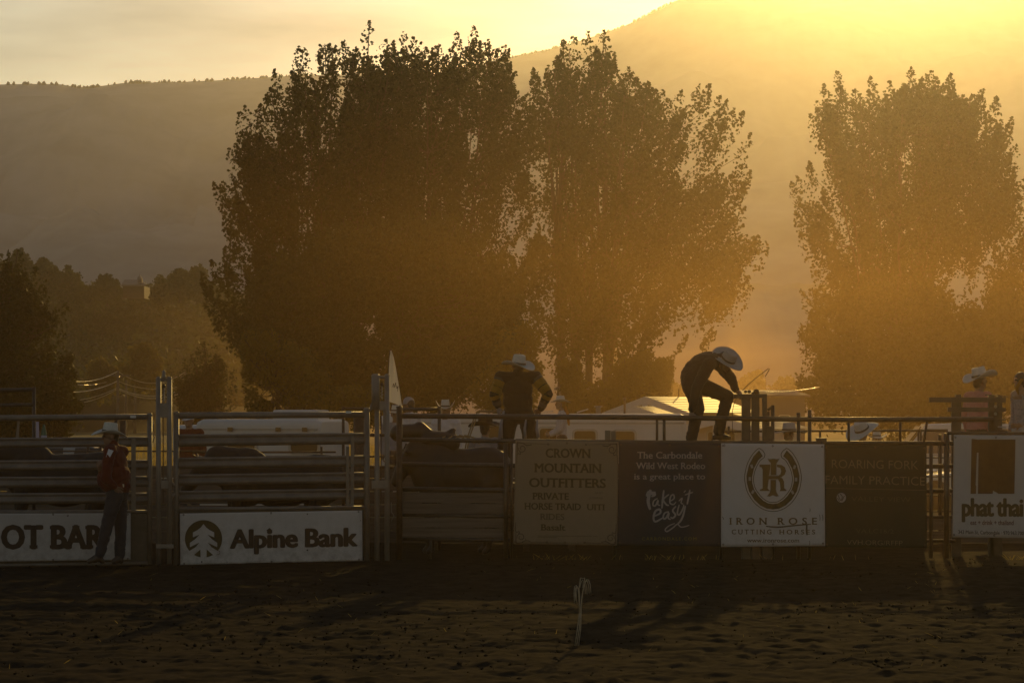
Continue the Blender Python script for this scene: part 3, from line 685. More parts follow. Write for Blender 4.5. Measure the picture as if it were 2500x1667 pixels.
def lettering(pl, s, x0, x1, ytop, ybase, parent, m, weight=0.0, serif=0.0, sthick=.07, slope=0.0, spacing=1.0, off=.004, shear=0.0, name='lettering'):
    """Words fitted between two photo columns, cap line and base line; slab feet added to stem ends when asked."""
    bold = max(weight, 0.0)
    V, Fc, edges = glyphs(s, min(weight, 0.0), spacing); cap = cap_height(); lo = 0.0
    Vs = [tuple(v) + (0,) for v in V]; Fs = list(Fc)
    if bold:
        for c_ in range(10):
            a = 2 * math.pi * c_ / 10; b0 = len(Vs)
            Vs += [(v[0] + bold * math.cos(a), v[1] + bold * .55 * math.sin(a), .15 + .11 * c_) for v in V]; Fs += [tuple(i + b0 for i in f) for f in Fc]
    if serif:
        tol = .012
        xh = .547 * cap_height() / .729
        for a, b in edges:
            p, q = V[a], V[b]
            if abs(p[1] - q[1]) > .012: continue
            w = abs(p[0] - q[0]); y = (p[1] + q[1]) / 2
            if w < .03 or w > .30: continue
            xa, xb = min(p[0], q[0]) - serif - bold, max(p[0], q[0]) + serif + bold
            if abs(y - lo) < tol: ya, yb = y, y + sthick
            elif abs(y - cap) < tol * 1.6 or abs(y - xh) < tol * 1.6 or abs(y - cap_height() * 1.042) < tol * 1.6: ya, yb = y - sthick, y
            else: continue
            i = len(Vs); Vs += [(xa, ya, 1.5), (xb, ya, 1.5), (xb, yb, 1.5), (xa, yb, 1.5)]; Fs.append((i, i + 1, i + 2, i + 3))
    A = np.array(Vs); wmin, wmax = A[:, 0].min(), A[:, 0].max()
    kx = (x1 - x0) / (wmax - wmin); ky = (ybase - ytop) / (cap - lo)
    pts = []
    for x, y, lift in Vs:
        px = x0 + (x + shear * y - wmin) * kx; py = ybase - (y - lo) * ky + slope * (px - x0)
        pts.append(pl.pt(px, py, off + .0007 * lift + wave(px, py)))
    iv = sorted((min(Vs[i][0] for i in f), max(Vs[i][0] for i in f)) for f in Fs); cuts = []; hi = iv[0][1]
    for a, b in iv:
        if a > hi + .17: cuts.append((a + hi) / 2)
        hi = max(hi, b)
    for w in range(len(cuts) + 1):                          # one part for each word
        fw_ = [f for f in Fs if sum(Vs[f[0]][0] > c for c in cuts) == w]; used = sorted({i for f in fw_ for i in f}); new = {i: j for j, i in enumerate(used)}
        me = bpy.data.meshes.new(name); me.from_pydata([tuple(pts[i]) for i in used], [], [tuple(new[i] for i in f) for f in fw_]); me.update()
        link(name, me, m, parent)

def shape(pl, polys, parent, m, off=.004, name='emblem', T=None):
    """Flat printed shape from one or more filled outlines."""
    bm = bmesh.new()
    for poly in polys:
        q_ = [(T(p) if T else p) for p in poly]; vs_ = [bm.verts.new((x, y, 0)) for x, y in q_]
        try: f = bm.faces.new(vs_)
        except ValueError: continue
    bmesh.ops.triangulate(bm, faces=bm.faces)
    for _ in range(5):
        el = [e for e in bm.edges if e.calc_length() > 9]
        if not el: break
        bmesh.ops.subdivide_edges(bm, edges=el, cuts=1, use_grid_fill=False); bmesh.ops.triangulate(bm, faces=[f for f in bm.faces if len(f.verts) > 3])
    for v in bm.verts: x, y, _z = v.co; v.co = pl.pt(x, y, off + wave(x, y))
    me = bpy.data.meshes.new(name); bm.to_mesh(me); bm.free()
    return link(name, me, m, parent)

def stroke_polys(pts, w, taper=True):
    """Quads following a smoothed polyline."""
    p = [np.array(q, float) for q in pts]
    if len(p) > 2:
        q = []
        for i in range(len(p) - 1):
            p0, p1, p2, p3 = p[max(i - 1, 0)], p[i], p[i + 1], p[min(i + 2, len(p) - 1)]
            for k in range(5):
                t = k / 5; q.append(.5 * ((2 * p1) + (-p0 + p2) * t + (2 * p0 - 5 * p1 + 4 * p2 - p3) * t * t + (-p0 + 3 * p1 - 3 * p2 + p3) * t ** 3))
        q.append(p[-1]); p = q
    L, R_ = [], []
    for i in range(len(p)):
        d = p[min(i + 1, len(p) - 1)] - p[max(i - 1, 0)]; d = d / (np.linalg.norm(d) + 1e-9); n = np.array([-d[1], d[0]])
        t = i / (len(p) - 1); ww = w * .5 * ((.55 + .45 * math.sin(math.pi * min(1, max(0, t))) ** .5) if taper else 1)
        L.append(p[i] + n * ww); R_.append(p[i] - n * ww)
    return [[tuple(L[i]), tuple(L[i + 1]), tuple(R_[i + 1]), tuple(R_[i])] for i in range(len(p) - 1)]

def printed(name, col, c2=None): return mat(name, col, .8, col2=c2, var=.1, scale=9, detail=6, spec=.2)
ink_brown = printed('ink_brown', (.065, .048, .022), (.10, .07, .03)); ink_dark = printed('ink_dark', (.045, .030, .022), (.075, .05, .035))
ink_red = printed('ink_maroon', (.10, .030, .020), (.14, .045, .03)); ink_pale = printed('ink_pale', (.27, .255, .26), (.34, .32, .325))
ink_olive = printed('ink_olive', (.16, .15, .03)); ink_green = printed('ink_faint_green', (.15, .135, .10)); ink_gold = printed('ink_gold', (.12, .078, .03), (.16, .10, .04))
ink_tan = printed('ink_tan', (.115, .085, .05))

def wave(x, y):
    """Gentle ripples of the tied-on sheets."""
    return .007 * math.sin(x * .047 + y * .013) * math.sin(y * .023 + x * .006 + 1) + .004 * math.sin(x * .11 - y * .05) * math.sin(y * .06 + .4) + .003 * math.sin(x * .021 + 2)

def sign(label, pl, quad, m, th=.008, off=.075, bulge=0.0):
    root = empty('sponsor_board', pl.pt((quad[0][0] + quad[1][0]) / 2, (quad[2][1] + quad[3][1]) / 2, off)); tag(root, label, 'sign', 'sponsor boards along the arena fence')
    N, M = 36, 28; mb = MB(); V = []
    for k in (0, 1):
        for j in range(M + 1):
            for i in range(N + 1):
                s, t = i / N, j / M
                x = (quad[0][0] * (1 - s) + quad[1][0] * s) * (1 - t) + (quad[3][0] * (1 - s) + quad[2][0] * s) * t
                y = (quad[0][1] * (1 - s) + quad[1][1] * s) * (1 - t) + (quad[3][1] * (1 - s) + quad[2][1] * s) * t
                V.append(pl.pt(x, y, off - k * th + wave(x, y)))
    n1 = (N + 1) * (M + 1); fs = []
    for j in range(M):
        for i in range(N):
            a = j * (N + 1) + i; q = (a, a + 1, a + N + 2, a + N + 1); fs.append(q); fs.append(tuple(v + n1 for v in q)[::-1])
    rim = [i for i in range(N + 1)] + [j * (N + 1) + N for j in range(1, M + 1)] + [M * (N + 1) + i for i in range(N - 1, -1, -1)] + [j * (N + 1) for j in range(M - 1, 0, -1)]
    for i in range(len(rim)): a, b = rim[i], rim[(i + 1) % len(rim)]; fs.append((a, b, b + n1, a + n1))
    pn = mb.add(V, fs).build('panel', m, root, True)
    for i, (sx_, sy_) in enumerate(((.02, .025), (.5, .022), (.98, .025), (.98, .975), (.5, .978), (.02, .975))):
        x = (quad[0][0] * (1 - sx_) + quad[1][0] * sx_) * (1 - sy_) + (quad[3][0] * (1 - sx_) + quad[2][0] * sx_) * sy_; y = (quad[0][1] * (1 - sx_) + quad[1][1] * sx_) * (1 - sy_) + (quad[3][1] * (1 - sx_) + quad[2][1] * sx_) * sy_
        MB().lathe(pl.pt(x, y, off + wave(x, y)), [(.006, -.004), (.011, -.005), (.014, 0)], 10, 'y').build('grommet', rust, root, True)
    return root, off + .0035

def dirty(name, col, dirt, amount=.5):
    """Board paint with mud splashed up from the bottom edge and fine scuffs."""
    m = mat(name, [c * .96 for c in col], .8, col2=[min(1, c * 1.03) for c in col], scale=2.5, detail=9, bump=.015, spec=.2)
    t = m.node_tree; b = t.nodes['Principled BSDF']; src = b.inputs['Base Color'].links[0].from_socket
    g = t.nodes.new('ShaderNodeNewGeometry'); sx = t.nodes.new('ShaderNodeSeparateXYZ'); t.links.new(g.outputs['Position'], sx.inputs['Vector'])
    n = t.nodes.new('ShaderNodeTexNoise'); n.inputs['Scale'].default_value = 9; n.inputs['Detail'].default_value = 8; n.inputs['Roughness'].default_value = .7; t.links.new(g.outputs['Position'], n.inputs['Vector'])
    mr = t.nodes.new('ShaderNodeMapRange'); mr.inputs['From Min'].default_value = .05; mr.inputs['From Max'].default_value = .75; mr.inputs['To Min'].default_value = amount; mr.inputs['To Max'].default_value = .02
    t.links.new(sx.outputs['Z'], mr.inputs['Value'])
    mu = t.nodes.new('ShaderNodeMath'); mu.operation = 'MULTIPLY'; t.links.new(mr.outputs['Result'], mu.inputs[0])
    r2 = t.nodes.new('ShaderNodeMapRange'); r2.inputs['From Min'].default_value = .42; r2.inputs['From Max'].default_value = .62; r2.inputs['To Max'].default_value = .8; t.links.new(n.outputs['Fac'], r2.inputs['Value']); t.links.new(r2.outputs['Result'], mu.inputs[1])
    mx = t.nodes.new('ShaderNodeMix'); mx.data_type = 'RGBA'; mx.inputs['B'].default_value = (*dirt, 1); t.links.new(src, mx.inputs['A']); t.links.new(mu.outputs['Value'], mx.inputs['Factor']); t.links.new(mx.outputs['Result'], b.inputs['Base Color'])
    return m
MUD = (.12, .085, .055)
w_board = dirty('white_board', (.52, .46, .45), MUD, .5)

# left board on gate A
s, o = sign('white board reading OT BAR, partly hidden by the man in red', CH, [(-60, 1253), (319, 1252), (319, 1366), (-60, 1371)], dirty('grey_white_board', (.45, .40, .39), MUD, .5), off=.06)
lettering(CH, 'OT BAR', 2, 258, 1283, 1338, s, ink_dark, weight=.055, serif=.035, sthick=.10, off=o)
for x, y in ((52, 1360), (165, 1258)): MB().lathe(CH.pt(x, y, o), [(0, .004), (.012, .003), (.014, 0)], 8, axis='y').build('bolt', rust, s)
# bank board on gate B
s, o = sign('white bank board with a round tree emblem under the middle gate', CH, [(439, 1253), (884, 1245.5), (885, 1368), (440.5, 1378.5)], w_board, off=.06)
TA = lambda p: (430 + p[0] / 5.0043, 1230 + p[1] / 5.0043)
lettering(CH, 'Alpine', *[TA((x, 0))[0] for x in (654, 1492)], TA((0, 318))[1], TA((0, 537))[1], s, ink_dark, weight=.052, slope=-.019, spacing=.98, off=o)
lettering(CH, 'Bank', *[TA((x, 0))[0] for x in (1572, 2220)], TA((0, 305))[1], TA((0, 520))[1], s, ink_dark, weight=.052, slope=-.019, spacing=.98, off=o)
shape(CH, [[(1140, 290), (1176, 320), (1140, 352), (1103, 320)]], s, ink_dark, o + .0012, T=TA)
shape(CH, [[(335 + 228 * math.cos(a), 423 + 228 * math.sin(a)) for a in np.linspace(0, 2 * math.pi, 48, endpoint=False)]], s, ink_brown, o, T=TA)
half = [(335, 243), (302, 285), (258, 318), (205, 345), (205, 405), (285, 372), (232, 428), (168, 472), (168, 525), (282, 470), (238, 525), (160, 572), (140, 600), (215, 622), (297, 552), (299, 662)]
shape(CH, [half + [(670 - x, y) for x, y in half[::-1]][:-1]], s, w_board, o + .0012, T=TA)
for k in range(24): pass
shape(CH, [q for q in stroke_polys([(512 + 24 * math.cos(a), 592 + 24 * math.sin(a)) for a in np.linspace(0, 6.28, 9)], 5, False)], s, ink_tan, o, T=TA)
lettering(CH, 'R', *[TA((x, 0))[0] for x in (502, 523)], TA((0, 580))[1], TA((0, 604))[1], s, ink_tan, off=o)
for x, y in ((781, 155), (1091, 150), (1602, 122), (1602, 562), (313, 705), (617, 705), (2248, 200)): MB().lathe(CH.pt(*TA((x, y)), o), [(0, .004), (.009, .003), (.011, 0)], 8, axis='y').build('bolt', rust, s)
# Crown board
s, o = sign('tan board with scrolled corners listing private horse trail rides', RF, [(1258.5, 1074), (1510, 1077.5), (1506.5, 1331), (1253.5, 1327.5)], dirty('tan_banner', (.235, .175, .12), MUD, .35))
TC = lambda p: (1250 + p[0] / 5.407, 1060 + p[1] / 5.407)
for txt, x0, x1, t, b, wgt, m in (('CROWN', 443, 1040, 188, 303, .03, ink_brown), ('MOUNTAIN', 292, 1185, 382, 497, .03, ink_brown), ('OUTFITTERS', 225, 1240, 576, 692, .03, ink_brown), ('PRIVATE', 270, 752, 770, 855, .028, ink_brown), ('HORSE TRAID', 163, 910, 904, 988, .025, ink_brown), ('UITI', 985, 1225, 920, 996, .02, ink_brown), ('RIDES', 370, 692, 1045, 1124, .02, ink_tan), ('Basalt', 378, 705, 1185, 1264, .025, ink_brown), ('FATIT', 1095, 1200, 760, 785, 0, ink_tan), ('ITCRAFASE', 1018, 1200, 826, 850, 0, ink_tan)):
    lettering(RF, txt, TC((x0, 0))[0], TC((x1, 0))[0], TC((0, t))[1], TC((0, b))[1], s, m, weight=wgt, serif=.05 if x1 - x0 > 150 and b - t > 40 else 0, sthick=.06, slope=.012, off=o)
scroll = []
sp = [(135 + (20 + 28 * a / 6.28) * math.cos(a + 2.2), 185 + (20 + 28 * a / 6.28) * math.sin(a + 2.2)) for a in np.linspace(0, 7.4, 12)]
base_orn = [(sp, 9), ([(62, 380), (66, 280), (78, 250), (110, 262), (116, 240), (98, 232)], 8), ([(70, 240), (72, 120), (95, 108), (160, 118)], 10), ([(150, 120), (200, 142), (262, 132)], 11), ([(95, 112), (300, 118), (480, 124)], 5), ([(478, 112), (490, 124), (478, 134), (468, 124), (478, 112)], 7), ([(196, 150), (200, 172)], 8)]
for fx, fy in ((0, 0), (1, 0), (0, 1), (1, 1)):
    polys = []
    for pts, w in base_orn:
        tr = [(1455 - x if fx else x, (1540 - y) if fy else y) for x, y in pts]
        if fy: tr = [(x - 18, y) for x, y in tr]
        tr = [(x, y + .012 * x) for x, y in tr]
        polys += stroke_polys(tr, w)
    shape(RF, polys, s, ink_dark, o, T=TC, name='scroll_ornament')
shape(RF, stroke_polys([(335, 1338), (1050, 1342)], 6, False) + stroke_polys([(335, 1353), (590, 1356)], 6, False) + stroke_polys([(1068, 1342), (1130, 1344)], 5, False), s, ink_tan, o, T=TC, name='rule_line')
# Carbondale board
s, o = sign('dark board with white slab lettering and a brush-script slogan', RF, [(1510.5, 1079), (1760, 1082), (1760, 1333), (1507.5, 1330)], dirty('charcoal_board', (.040, .038, .046), MUD, .2), off=.07)
TD = lambda p: (1500 + p[0] / 4.4377, 1060 + p[1] / 4.4377)
for txt, x0, x1, t, b in (('The Carbondale', 248, 952, 190, 260), ('Wild West Rodeo', 232, 984, 305, 374), ('is a great place to', 212, 984, 424, 486)):
    lettering(RF, txt, TD((x0, 0))[0], TD((x1, 0))[0], TD((0, t))[1], TD((0, b))[1], s, ink_pale, weight=.016, serif=.045, sthick=.06, off=o)
polys = []
for pts, w in (([(352, 672), (372, 628), (405, 636), (448, 632)], 38), ([(430, 628), (440, 655), (400, 672)], 22), ([(392, 598), (378, 650), (366, 730), (388, 815)], 36), ([(468, 692), (428, 718), (418, 765), (446, 770), (474, 712), (470, 758), (498, 768)], 17), ([(536, 602), (524, 700), (514, 802)], 22), ([(592, 648), (540, 690), (532, 716), (566, 762), (592, 766)], 19), ([(606, 722), (646, 694), (640, 652), (610, 672), (602, 740), (640, 758), (668, 730)], 17), ([(698, 722), (734, 690), (722, 740), (746, 752)], 15), ([(752, 628), (772, 606)], 22), ([(818, 598), (802, 690), (788, 758)], 20), ([(762, 656), (806, 640), (852, 626)], 14),
               ([(436, 884), (496, 852), (492, 812), (446, 830), (424, 900), (444, 944), (522, 904)], 24), ([(592, 836), (544, 852), (528, 904), (556, 908), (590, 850), (584, 906), (612, 920)], 20), ([(668, 776), (632, 824), (662, 872), (632, 906), (608, 894)], 21), ([(702, 760), (682, 850), (706, 868), (744, 800), (752, 760)], 19), ([(770, 772), (744, 880), (714, 940), (686, 966)], 22), ([(654, 962), (590, 990), (550, 1030), (572, 1050), (634, 1010), (682, 972), (720, 1002), (770, 996), (812, 982)], 15)):
    polys += stroke_polys(pts, w)
for i in range(0, 1): shape(RF, polys, s, ink_pale, o, T=TD, name='script_slogan')
lettering(RF, 'CARBONDALE.COM', TD((300, 0))[0], TD((888, 0))[0], TD((0, 1113))[1], TD((0, 1146))[1], s, ink_olive, weight=.01, spacing=1.35, off=o)
# Iron Rose board
s, o = sign('white board with a horseshoe and an interlocked monogram', RF, [(1760.5, 1081.5), (2012.5, 1084), (2014.5, 1332), (1760.5, 1334.5)], dirty('lilac_white_board', (.53, .47, .46), MUD, .25), off=.08)
outer = [(1572, 150), (1540, 168), (1490, 225), (1440, 320), (1412, 440), (1415, 520), (1440, 620), (1500, 720), (1570, 785), (1645, 822), (1718, 832)]
inner = [(1626, 236), (1622, 250), (1575, 290), (1528, 380), (1508, 470), (1512, 530), (1530, 590), (1575, 655), (1620, 700), (1668, 728), (1718, 735)]
def mirror(pts): return pts + [(3436 - x, y) for x, y in pts[::-1]][1:]
def lerp_path(a, b, q): return [(a[i][0] * (1 - q) + b[i][0] * q, a[i][1] * (1 - q) + b[i][1] * q) for i in range(len(a))]
A_, B_ = mirror(lerp_path(outer, inner, .2)), mirror(lerp_path(outer, inner, .82))
A_[0] = (1568, 172); A_[-1] = (3436 - 1568, 172); B_[0] = (1606, 232); B_[-1] = (3436 - 1606, 232)
shape(RF, [[A_[i], A_[i + 1], B_[i + 1], B_[i]] for i in range(len(A_) - 1)], s, ink_brown, o, T=TD, name='horseshoe')
ol = []
for pth in (mirror(outer), mirror(inner)): ol += stroke_polys(pth, 8, False)
ol += stroke_polys([(1572, 150), (1610, 180), (1630, 215), (1626, 238)], 8, False) + stroke_polys([(3436 - 1572, 150), (3436 - 1610, 180), (3436 - 1630, 215), (3436 - 1626, 238)], 8, False)
shape(RF, ol, s, ink_brown, o, T=TD, name='horseshoe')
for x, y, a in ((1488, 346, -.3), (1467, 481, 0), (1500, 622, .5), (1952, 353, .3), (1968, 488, 0), (1930, 628, -.5)):
    q = [(x + dx * math.cos(a) - dy * math.sin(a), y + dx * math.sin(a) + dy * math.cos(a)) for dx, dy in ((-13, -20), (13, -20), (13, 20), (-13, 20))]
    shape(RF, [q], s, ink_pale, o + .0012, T=TD, name='nail_hole')
mono = [[(1572, 326), (1690, 326), (1690, 352), (1660, 358), (1660, 585), (1688, 612), (1574, 612), (1578, 596), (1606, 585), (1606, 380), (1594, 356), (1572, 352)],
        [(1660, 448), (1800, 448), (1800, 484), (1660, 484)],
        [(1760, 326), (1810, 330), (1846, 354), (1860, 395), (1846, 435), (1812, 462), (1780, 470), (1774, 448), (1798, 432), (1808, 395), (1796, 362), (1760, 352)],
        [(1776, 462), (1818, 472), (1838, 510), (1840, 580), (1866, 604), (1860, 612), (1790, 614), (1800, 590), (1792, 520), (1770, 486)]]
shape(RF, mono, s, ink_gold, o, T=TD, name='monogram')
istem = [(1664, 266), (1690, 270), (1722, 264), (1756, 270), (1784, 264), (1768, 296), (1756, 310), (1748, 600), (1756, 628), (1776, 664), (1756, 672), (1718, 656), (1680, 672), (1658, 664), (1682, 634), (1692, 600), (1696, 310), (1680, 296)]
cx_, cy_m = 1720, 468
shape(RF, [[(cx_ + (x - cx_) * 1.18, cy_m + (y - cy_m) * 1.03) for x, y in istem]], s, ink_pale, o + .0008, T=TD, name='monogram')
shape(RF, [istem], s, ink_gold, o + .0016, T=TD, name='monogram')
shape(RF, [[(1672, 440), (1776, 440), (1776, 492), (1672, 492)]], s, ink_pale, o + .0024, T=TD, name='monogram')
shape(RF, [[(1655, 449), (1800, 449), (1800, 483), (1655, 483)]], s, ink_gold, o + .0032, T=TD, name='monogram')
for txt, x0, x1, t, b, wgt, spc, sf_ in (('IRON', 1245, 1655, 903, 975, .022, 1.75, .05), ('ROSE', 1765, 2195, 903, 975, .022, 1.75, .05), ('CUTTING', 1270, 1702, 1030, 1080, .02, 1.5, .045), ('HORSES', 1785, 2175, 1032, 1080, .02, 1.5, .045), ('www.ironrose.com', 1438, 2004, 1124, 1168, .014, 1.0, .03)):
    lettering(RF, txt, TD((x0, 0))[0], TD((x1, 0))[0], TD((0, t))[1], TD((0, b))[1], s, ink_gold, weight=wgt, serif=sf_, sthick=.05, spacing=spc, off=o)
shape(RF, stroke_polys([(1640, 992), (1700, 1000), (1800, 1002), (1960, 985), (2130, 972)], 16) + stroke_polys([(2085, 975), (2082, 1040), (2088, 1090)], 20), s, ink_tan, o + .002, T=TD, name='mud_smear')
for x0, y0, x1, y1 in ((1192, 100, 1195, 135), (2222, 868, 2226, 935), (2252, 868, 2258, 935), (2115, 1150, 2112, 1200), (1168, 890, 1186, 925), (2118, 800, 2115, 840)):
    shape(RF, stroke_polys([(x0, y0), ((x0 + x1) / 2 + 4, (y0 + y1) / 2), (x1, y1)], 6), s, ink_brown, o + .001, T=TD, name='scratch')
# Roaring Fork board
s, o = sign('dark green board with thin faded lettering, second last on the fence', RF, [(2012, 1086), (2262, 1087), (2263, 1337), (2014, 1335)], dirty('dark_green_board', (.026, .032, .022), MUD, .12), off=.068)
TR = lambda p: (1990 + p[0] / 4.612, 1060 + p[1] / 4.612)
for txt, x0, x1, t, b, m, w in (('ROARING FORK', 188, 1160, 283, 378, ink_green, -.006), ('FAMILY PRACTICE', 116, 1236, 462, 556, ink_green, -.006), ('VALLEY VIEW', 410, 1075, 697, 750, printed('ink_ghost', (.08, .075, .055)), -.008), ('VA.LC16/2', 460, 885, 1060, 1108, bpy.data.materials['ink_ghost'] if 'ink_ghost' in bpy.data.materials else ink_green, -.008), ('VVH.ORG/RFFP', 360, 985, 1186, 1240, ink_green, -.01)):
    lettering(RF, txt, TR((x0, 0))[0], TR((x1, 0))[0], TR((0, t))[1], TR((0, b))[1], s, m, weight=w, slope=.016, off=o)
shape(RF, stroke_polys([(112, 605), (1245, 629)], 4, False), s, ink_green, o, T=TR, name='rule_line')
shape(RF, [[(295 + 53 * math.cos(a), 712 + 55 * math.sin(a)) for a in np.linspace(0, 2 * math.pi, 30, endpoint=False)]], s, ink_pale, o, T=TR)
shape(RF, stroke_polys([(258, 680), (288, 742), (306, 700), (282, 668)], 9, False) + stroke_polys([(252, 716), (276, 756)], 9, False) + stroke_polys([(300, 752), (330, 690)], 9, False), s, ink_brown, o + .001, T=TR)
# phat thai board
s, o = sign('white restaurant board with a big brown block emblem at the right edge', RF, [(2328.5, 1061), (2535, 1063), (2530, 1313), (2325, 1311)], dirty('white_board_right', (.45, .40, .38), MUD, .3), off=.09)
shape(RF, [[(1762, 50), (1800, 54), (1822, 58), (1822, 205), (1812, 210), (1808, 570), (1815, 580), (1812, 668), (1750, 668)], [(1838, 58), (2256, 57), (2244, 668), (2067, 668), (2067, 634), (2003, 632), (2000, 668), (1832, 668), (1840, 205)], [(1822, 58), (1838, 58), (1840, 205), (1822, 205)]], s, printed('rust_print', (.10, .045, .018), (.14, .07, .025)), o, T=TR)
lettering(RF, 'phat thai', TR((1650, 0))[0], TR((2345, 0))[0], TR((0, 722))[1], TR((0, 915))[1], s, ink_brown, weight=.05, spacing=.93, off=o, slope=.004)
lettering(RF, 'eat + drink + thailand', TR((1748, 0))[0], TR((2235, 0))[0], TR((0, 964))[1], TR((0, 1016))[1], s, ink_red, weight=.018, off=o, slope=.006)
lettering(RF, '343 Main St, Carbondale · 970.963.700', TR((1612, 0))[0], TR((2350, 0))[0], TR((0, 1076))[1], TR((0, 1116))[1], s, ink_dark, weight=.012, off=o, slope=.022)
# ------------------------------------------------------------------ people and animals: overlapping limbs fused into one continuous skin
def cap_prim(p0, r0, p1, r1, reg): return ('c', Vector(p0), r0, Vector(p1), r1, reg)
def ell_prim(c, rad, rot, reg): return ('e', Vector(c), Vector(rad), rot.to_3x3() if rot is not None else Matrix.Identity(3), reg)

def fuse(name, prims, voxel, mats, parent=None, smooth_it=4, folds=0.0):
    mb = MB()
    for p in prims:
        if p[0] == 'c':
            _, a, r0, b, r1, reg = p; d = b - a; L = max(d.length, 1e-4); d = d / L; pts, rs = [], []
            for q in (1, .92, .7, .38): pts.append(a - d * r0 * q); rs.append(max(r0 * math.sqrt(max(0, 1 - q * q)), .0008))
            pts += [a, a.lerp(b, .5), b]; rs += [r0, (r0 + r1) / 2, r1]
            for q in (.38, .7, .92, 1): pts.append(b + d * r1 * q); rs.append(max(r1 * math.sqrt(max(0, 1 - q * q)), .0008))
            mb.tube(pts, rs, 12)
        else:
            _, c, rad, rot, reg = p; b = len(mb.v); n, m = 14, 9
            for j in range(m + 1):
                th = math.pi * j / m; sr = max(math.sin(th), .01)
                for k in range(n):
                    ph = 2 * math.pi * k / n
                    mb.v.append(tuple(c + rot @ Vector((rad.x * sr * math.cos(ph), rad.y * sr * math.sin(ph), rad.z * math.cos(th)))))
            for j in range(m):
                for k in range(n): mb.f.append((b + j * n + k, b + j * n + (k + 1) % n, b + (j + 1) * n + (k + 1) % n, b + (j + 1) * n + k))
            mb.f.append(tuple(b + k for k in range(n))[::-1]); mb.f.append(tuple(b + m * n + k for k in range(n)))
    me = bpy.data.meshes.new('raw'); me.from_pydata(mb.v, [], mb.f)
    bm = bmesh.new(); bm.from_mesh(me); bmesh.ops.recalc_face_normals(bm, faces=bm.faces); bm.to_mesh(me); bm.free()
    o = bpy.data.objects.new('raw', me); C.objects.link(o)
    r = o.modifiers.new('r', 'REMESH'); r.mode = 'VOXEL'; r.voxel_size = voxel; r.adaptivity = 0
    s_ = o.modifiers.new('s', 'SMOOTH'); s_.factor = .5; s_.iterations = smooth_it
    dg = bpy.context.evaluated_depsgraph_get(); m2 = bpy.data.meshes.new_from_object(o.evaluated_get(dg)); m2.name = name
    bpy.data.objects.remove(o); bpy.data.meshes.remove(me)
    n = len(m2.polygons); cen = np.zeros(n * 3, np.float32); m2.polygons.foreach_get('center', cen); cen = cen.reshape(-1, 3)
    best = np.full(n, 1e9); idx = np.zeros(n, np.int32)
    for p in prims:
        if p[0] == 'c':
            _, a, r0, b, r1, reg = p; a_, b_ = np.array(a), np.array(b); ab = b_ - a_; t = np.clip(((cen - a_) @ ab) / (ab @ ab + 1e-9), 0, 1)
            d = np.linalg.norm(cen - a_ - t[:, None] * ab, axis=1) - (r0 + (r1 - r0) * t)
        else:
            _, c, rad, rot, reg = p; q = (cen - np.array(c)) @ np.array(rot); k = np.linalg.norm(q / np.array(rad), axis=1); d = (k - 1) * min(rad)
        w = d < best; best[w] = d[w]; idx[w] = reg
    nv = len(m2.vertices); co = np.zeros(nv * 3, np.float32); m2.vertices.foreach_get('co', co); co = co.reshape(-1, 3); no = np.zeros(nv * 3, np.float32); m2.vertex_normals.foreach_get('vector', no); no = no.reshape(-1, 3)
    lv = np.zeros(len(m2.loops), np.int32); m2.loops.foreach_get('vertex_index', lv); lt = np.zeros(n, np.int32); m2.polygons.foreach_get('loop_total', lt); vr = np.zeros(nv, np.int32); vr[lv] = np.repeat(idx, lt)
    if folds:
        fold = (1 - np.abs(fbm(co[:, 0] * 9 + co[:, 2] * 3, co[:, 1] * 8, co[:, 2] * 13, seed=5, octv=2)) * 2.2) * folds
        fold[np.isin(vr, (2, 4, 6))] *= .0; co = co + no * fold[:, None]; m2.vertices.foreach_set('co', co.ravel().astype(np.float32)); m2.update()
    m2.materials.clear()
    ob = link(name, m2, mats, parent, True)
    m2.polygons.foreach_set('material_index', idx)
    return ob

def cloth(name, c, c2=None, **k): return mat(name, c, .85, col2=c2, scale=k.pop('scale', 9), bump=.5, var=.22, sheen=.1, spec=.2, **k)
skin = mat('skin', (.30, .17, .11), .55, var=.12, scale=20); skin_dk = mat('tanned_skin', (.20, .11, .07), .55, var=.12, scale=20)
hair_dk = mat('dark_hair', (.03, .02, .012), .5, var=.3, scale=30, stretch=(6, 6, .5)); hair_gold = leaf_mat('blond_hair', (.22, .12, .03), (.36, .20, .05), .5, (.55, .30, .04))
jeans = cloth('denim', (.026, .026, .034), (.044, .043, .052)); black_cl = cloth('black_cloth', (.012, .010, .009), (.022, .019, .016)); red_cl = cloth('red_cloth', (.085, .011, .007), (.115, .017, .011))
white_cl = cloth('white_cloth', (.46, .43, .46), (.58, .55, .58)); grey_cl = cloth('grey_cloth', (.20, .19, .21), (.28, .26, .29)); pink_cl = cloth('pink_cloth', (.46, .17, .15), (.56, .22, .20)); char_cl = cloth('charcoal_cloth', (.022, .017, .016), (.036, .028, .026))
boot_m = mat('boot_leather', (.05, .032, .022), .5, var=.25); straw = mat('straw_hat', (.46, .43, .40), .75, col2=(.58, .55, .51), scale=60, bump=.3); felt_dk = mat('dark_felt', (.018, .013, .009), .85); felt_grey = mat('grey_felt', (.36, .33, .32), .85, var=.08, bump=.1, scale=30); band_m = mat('hat_band', (.05, .035, .025), .6)

def frame(up, side):
    up = up.normalized(); side = (side - up * side.dot(up)).normalized(); fwd = up.cross(side).normalized()
    return Matrix((side, fwd, up)).transposed()          # columns: side (person's left to right as given), forward/back, up

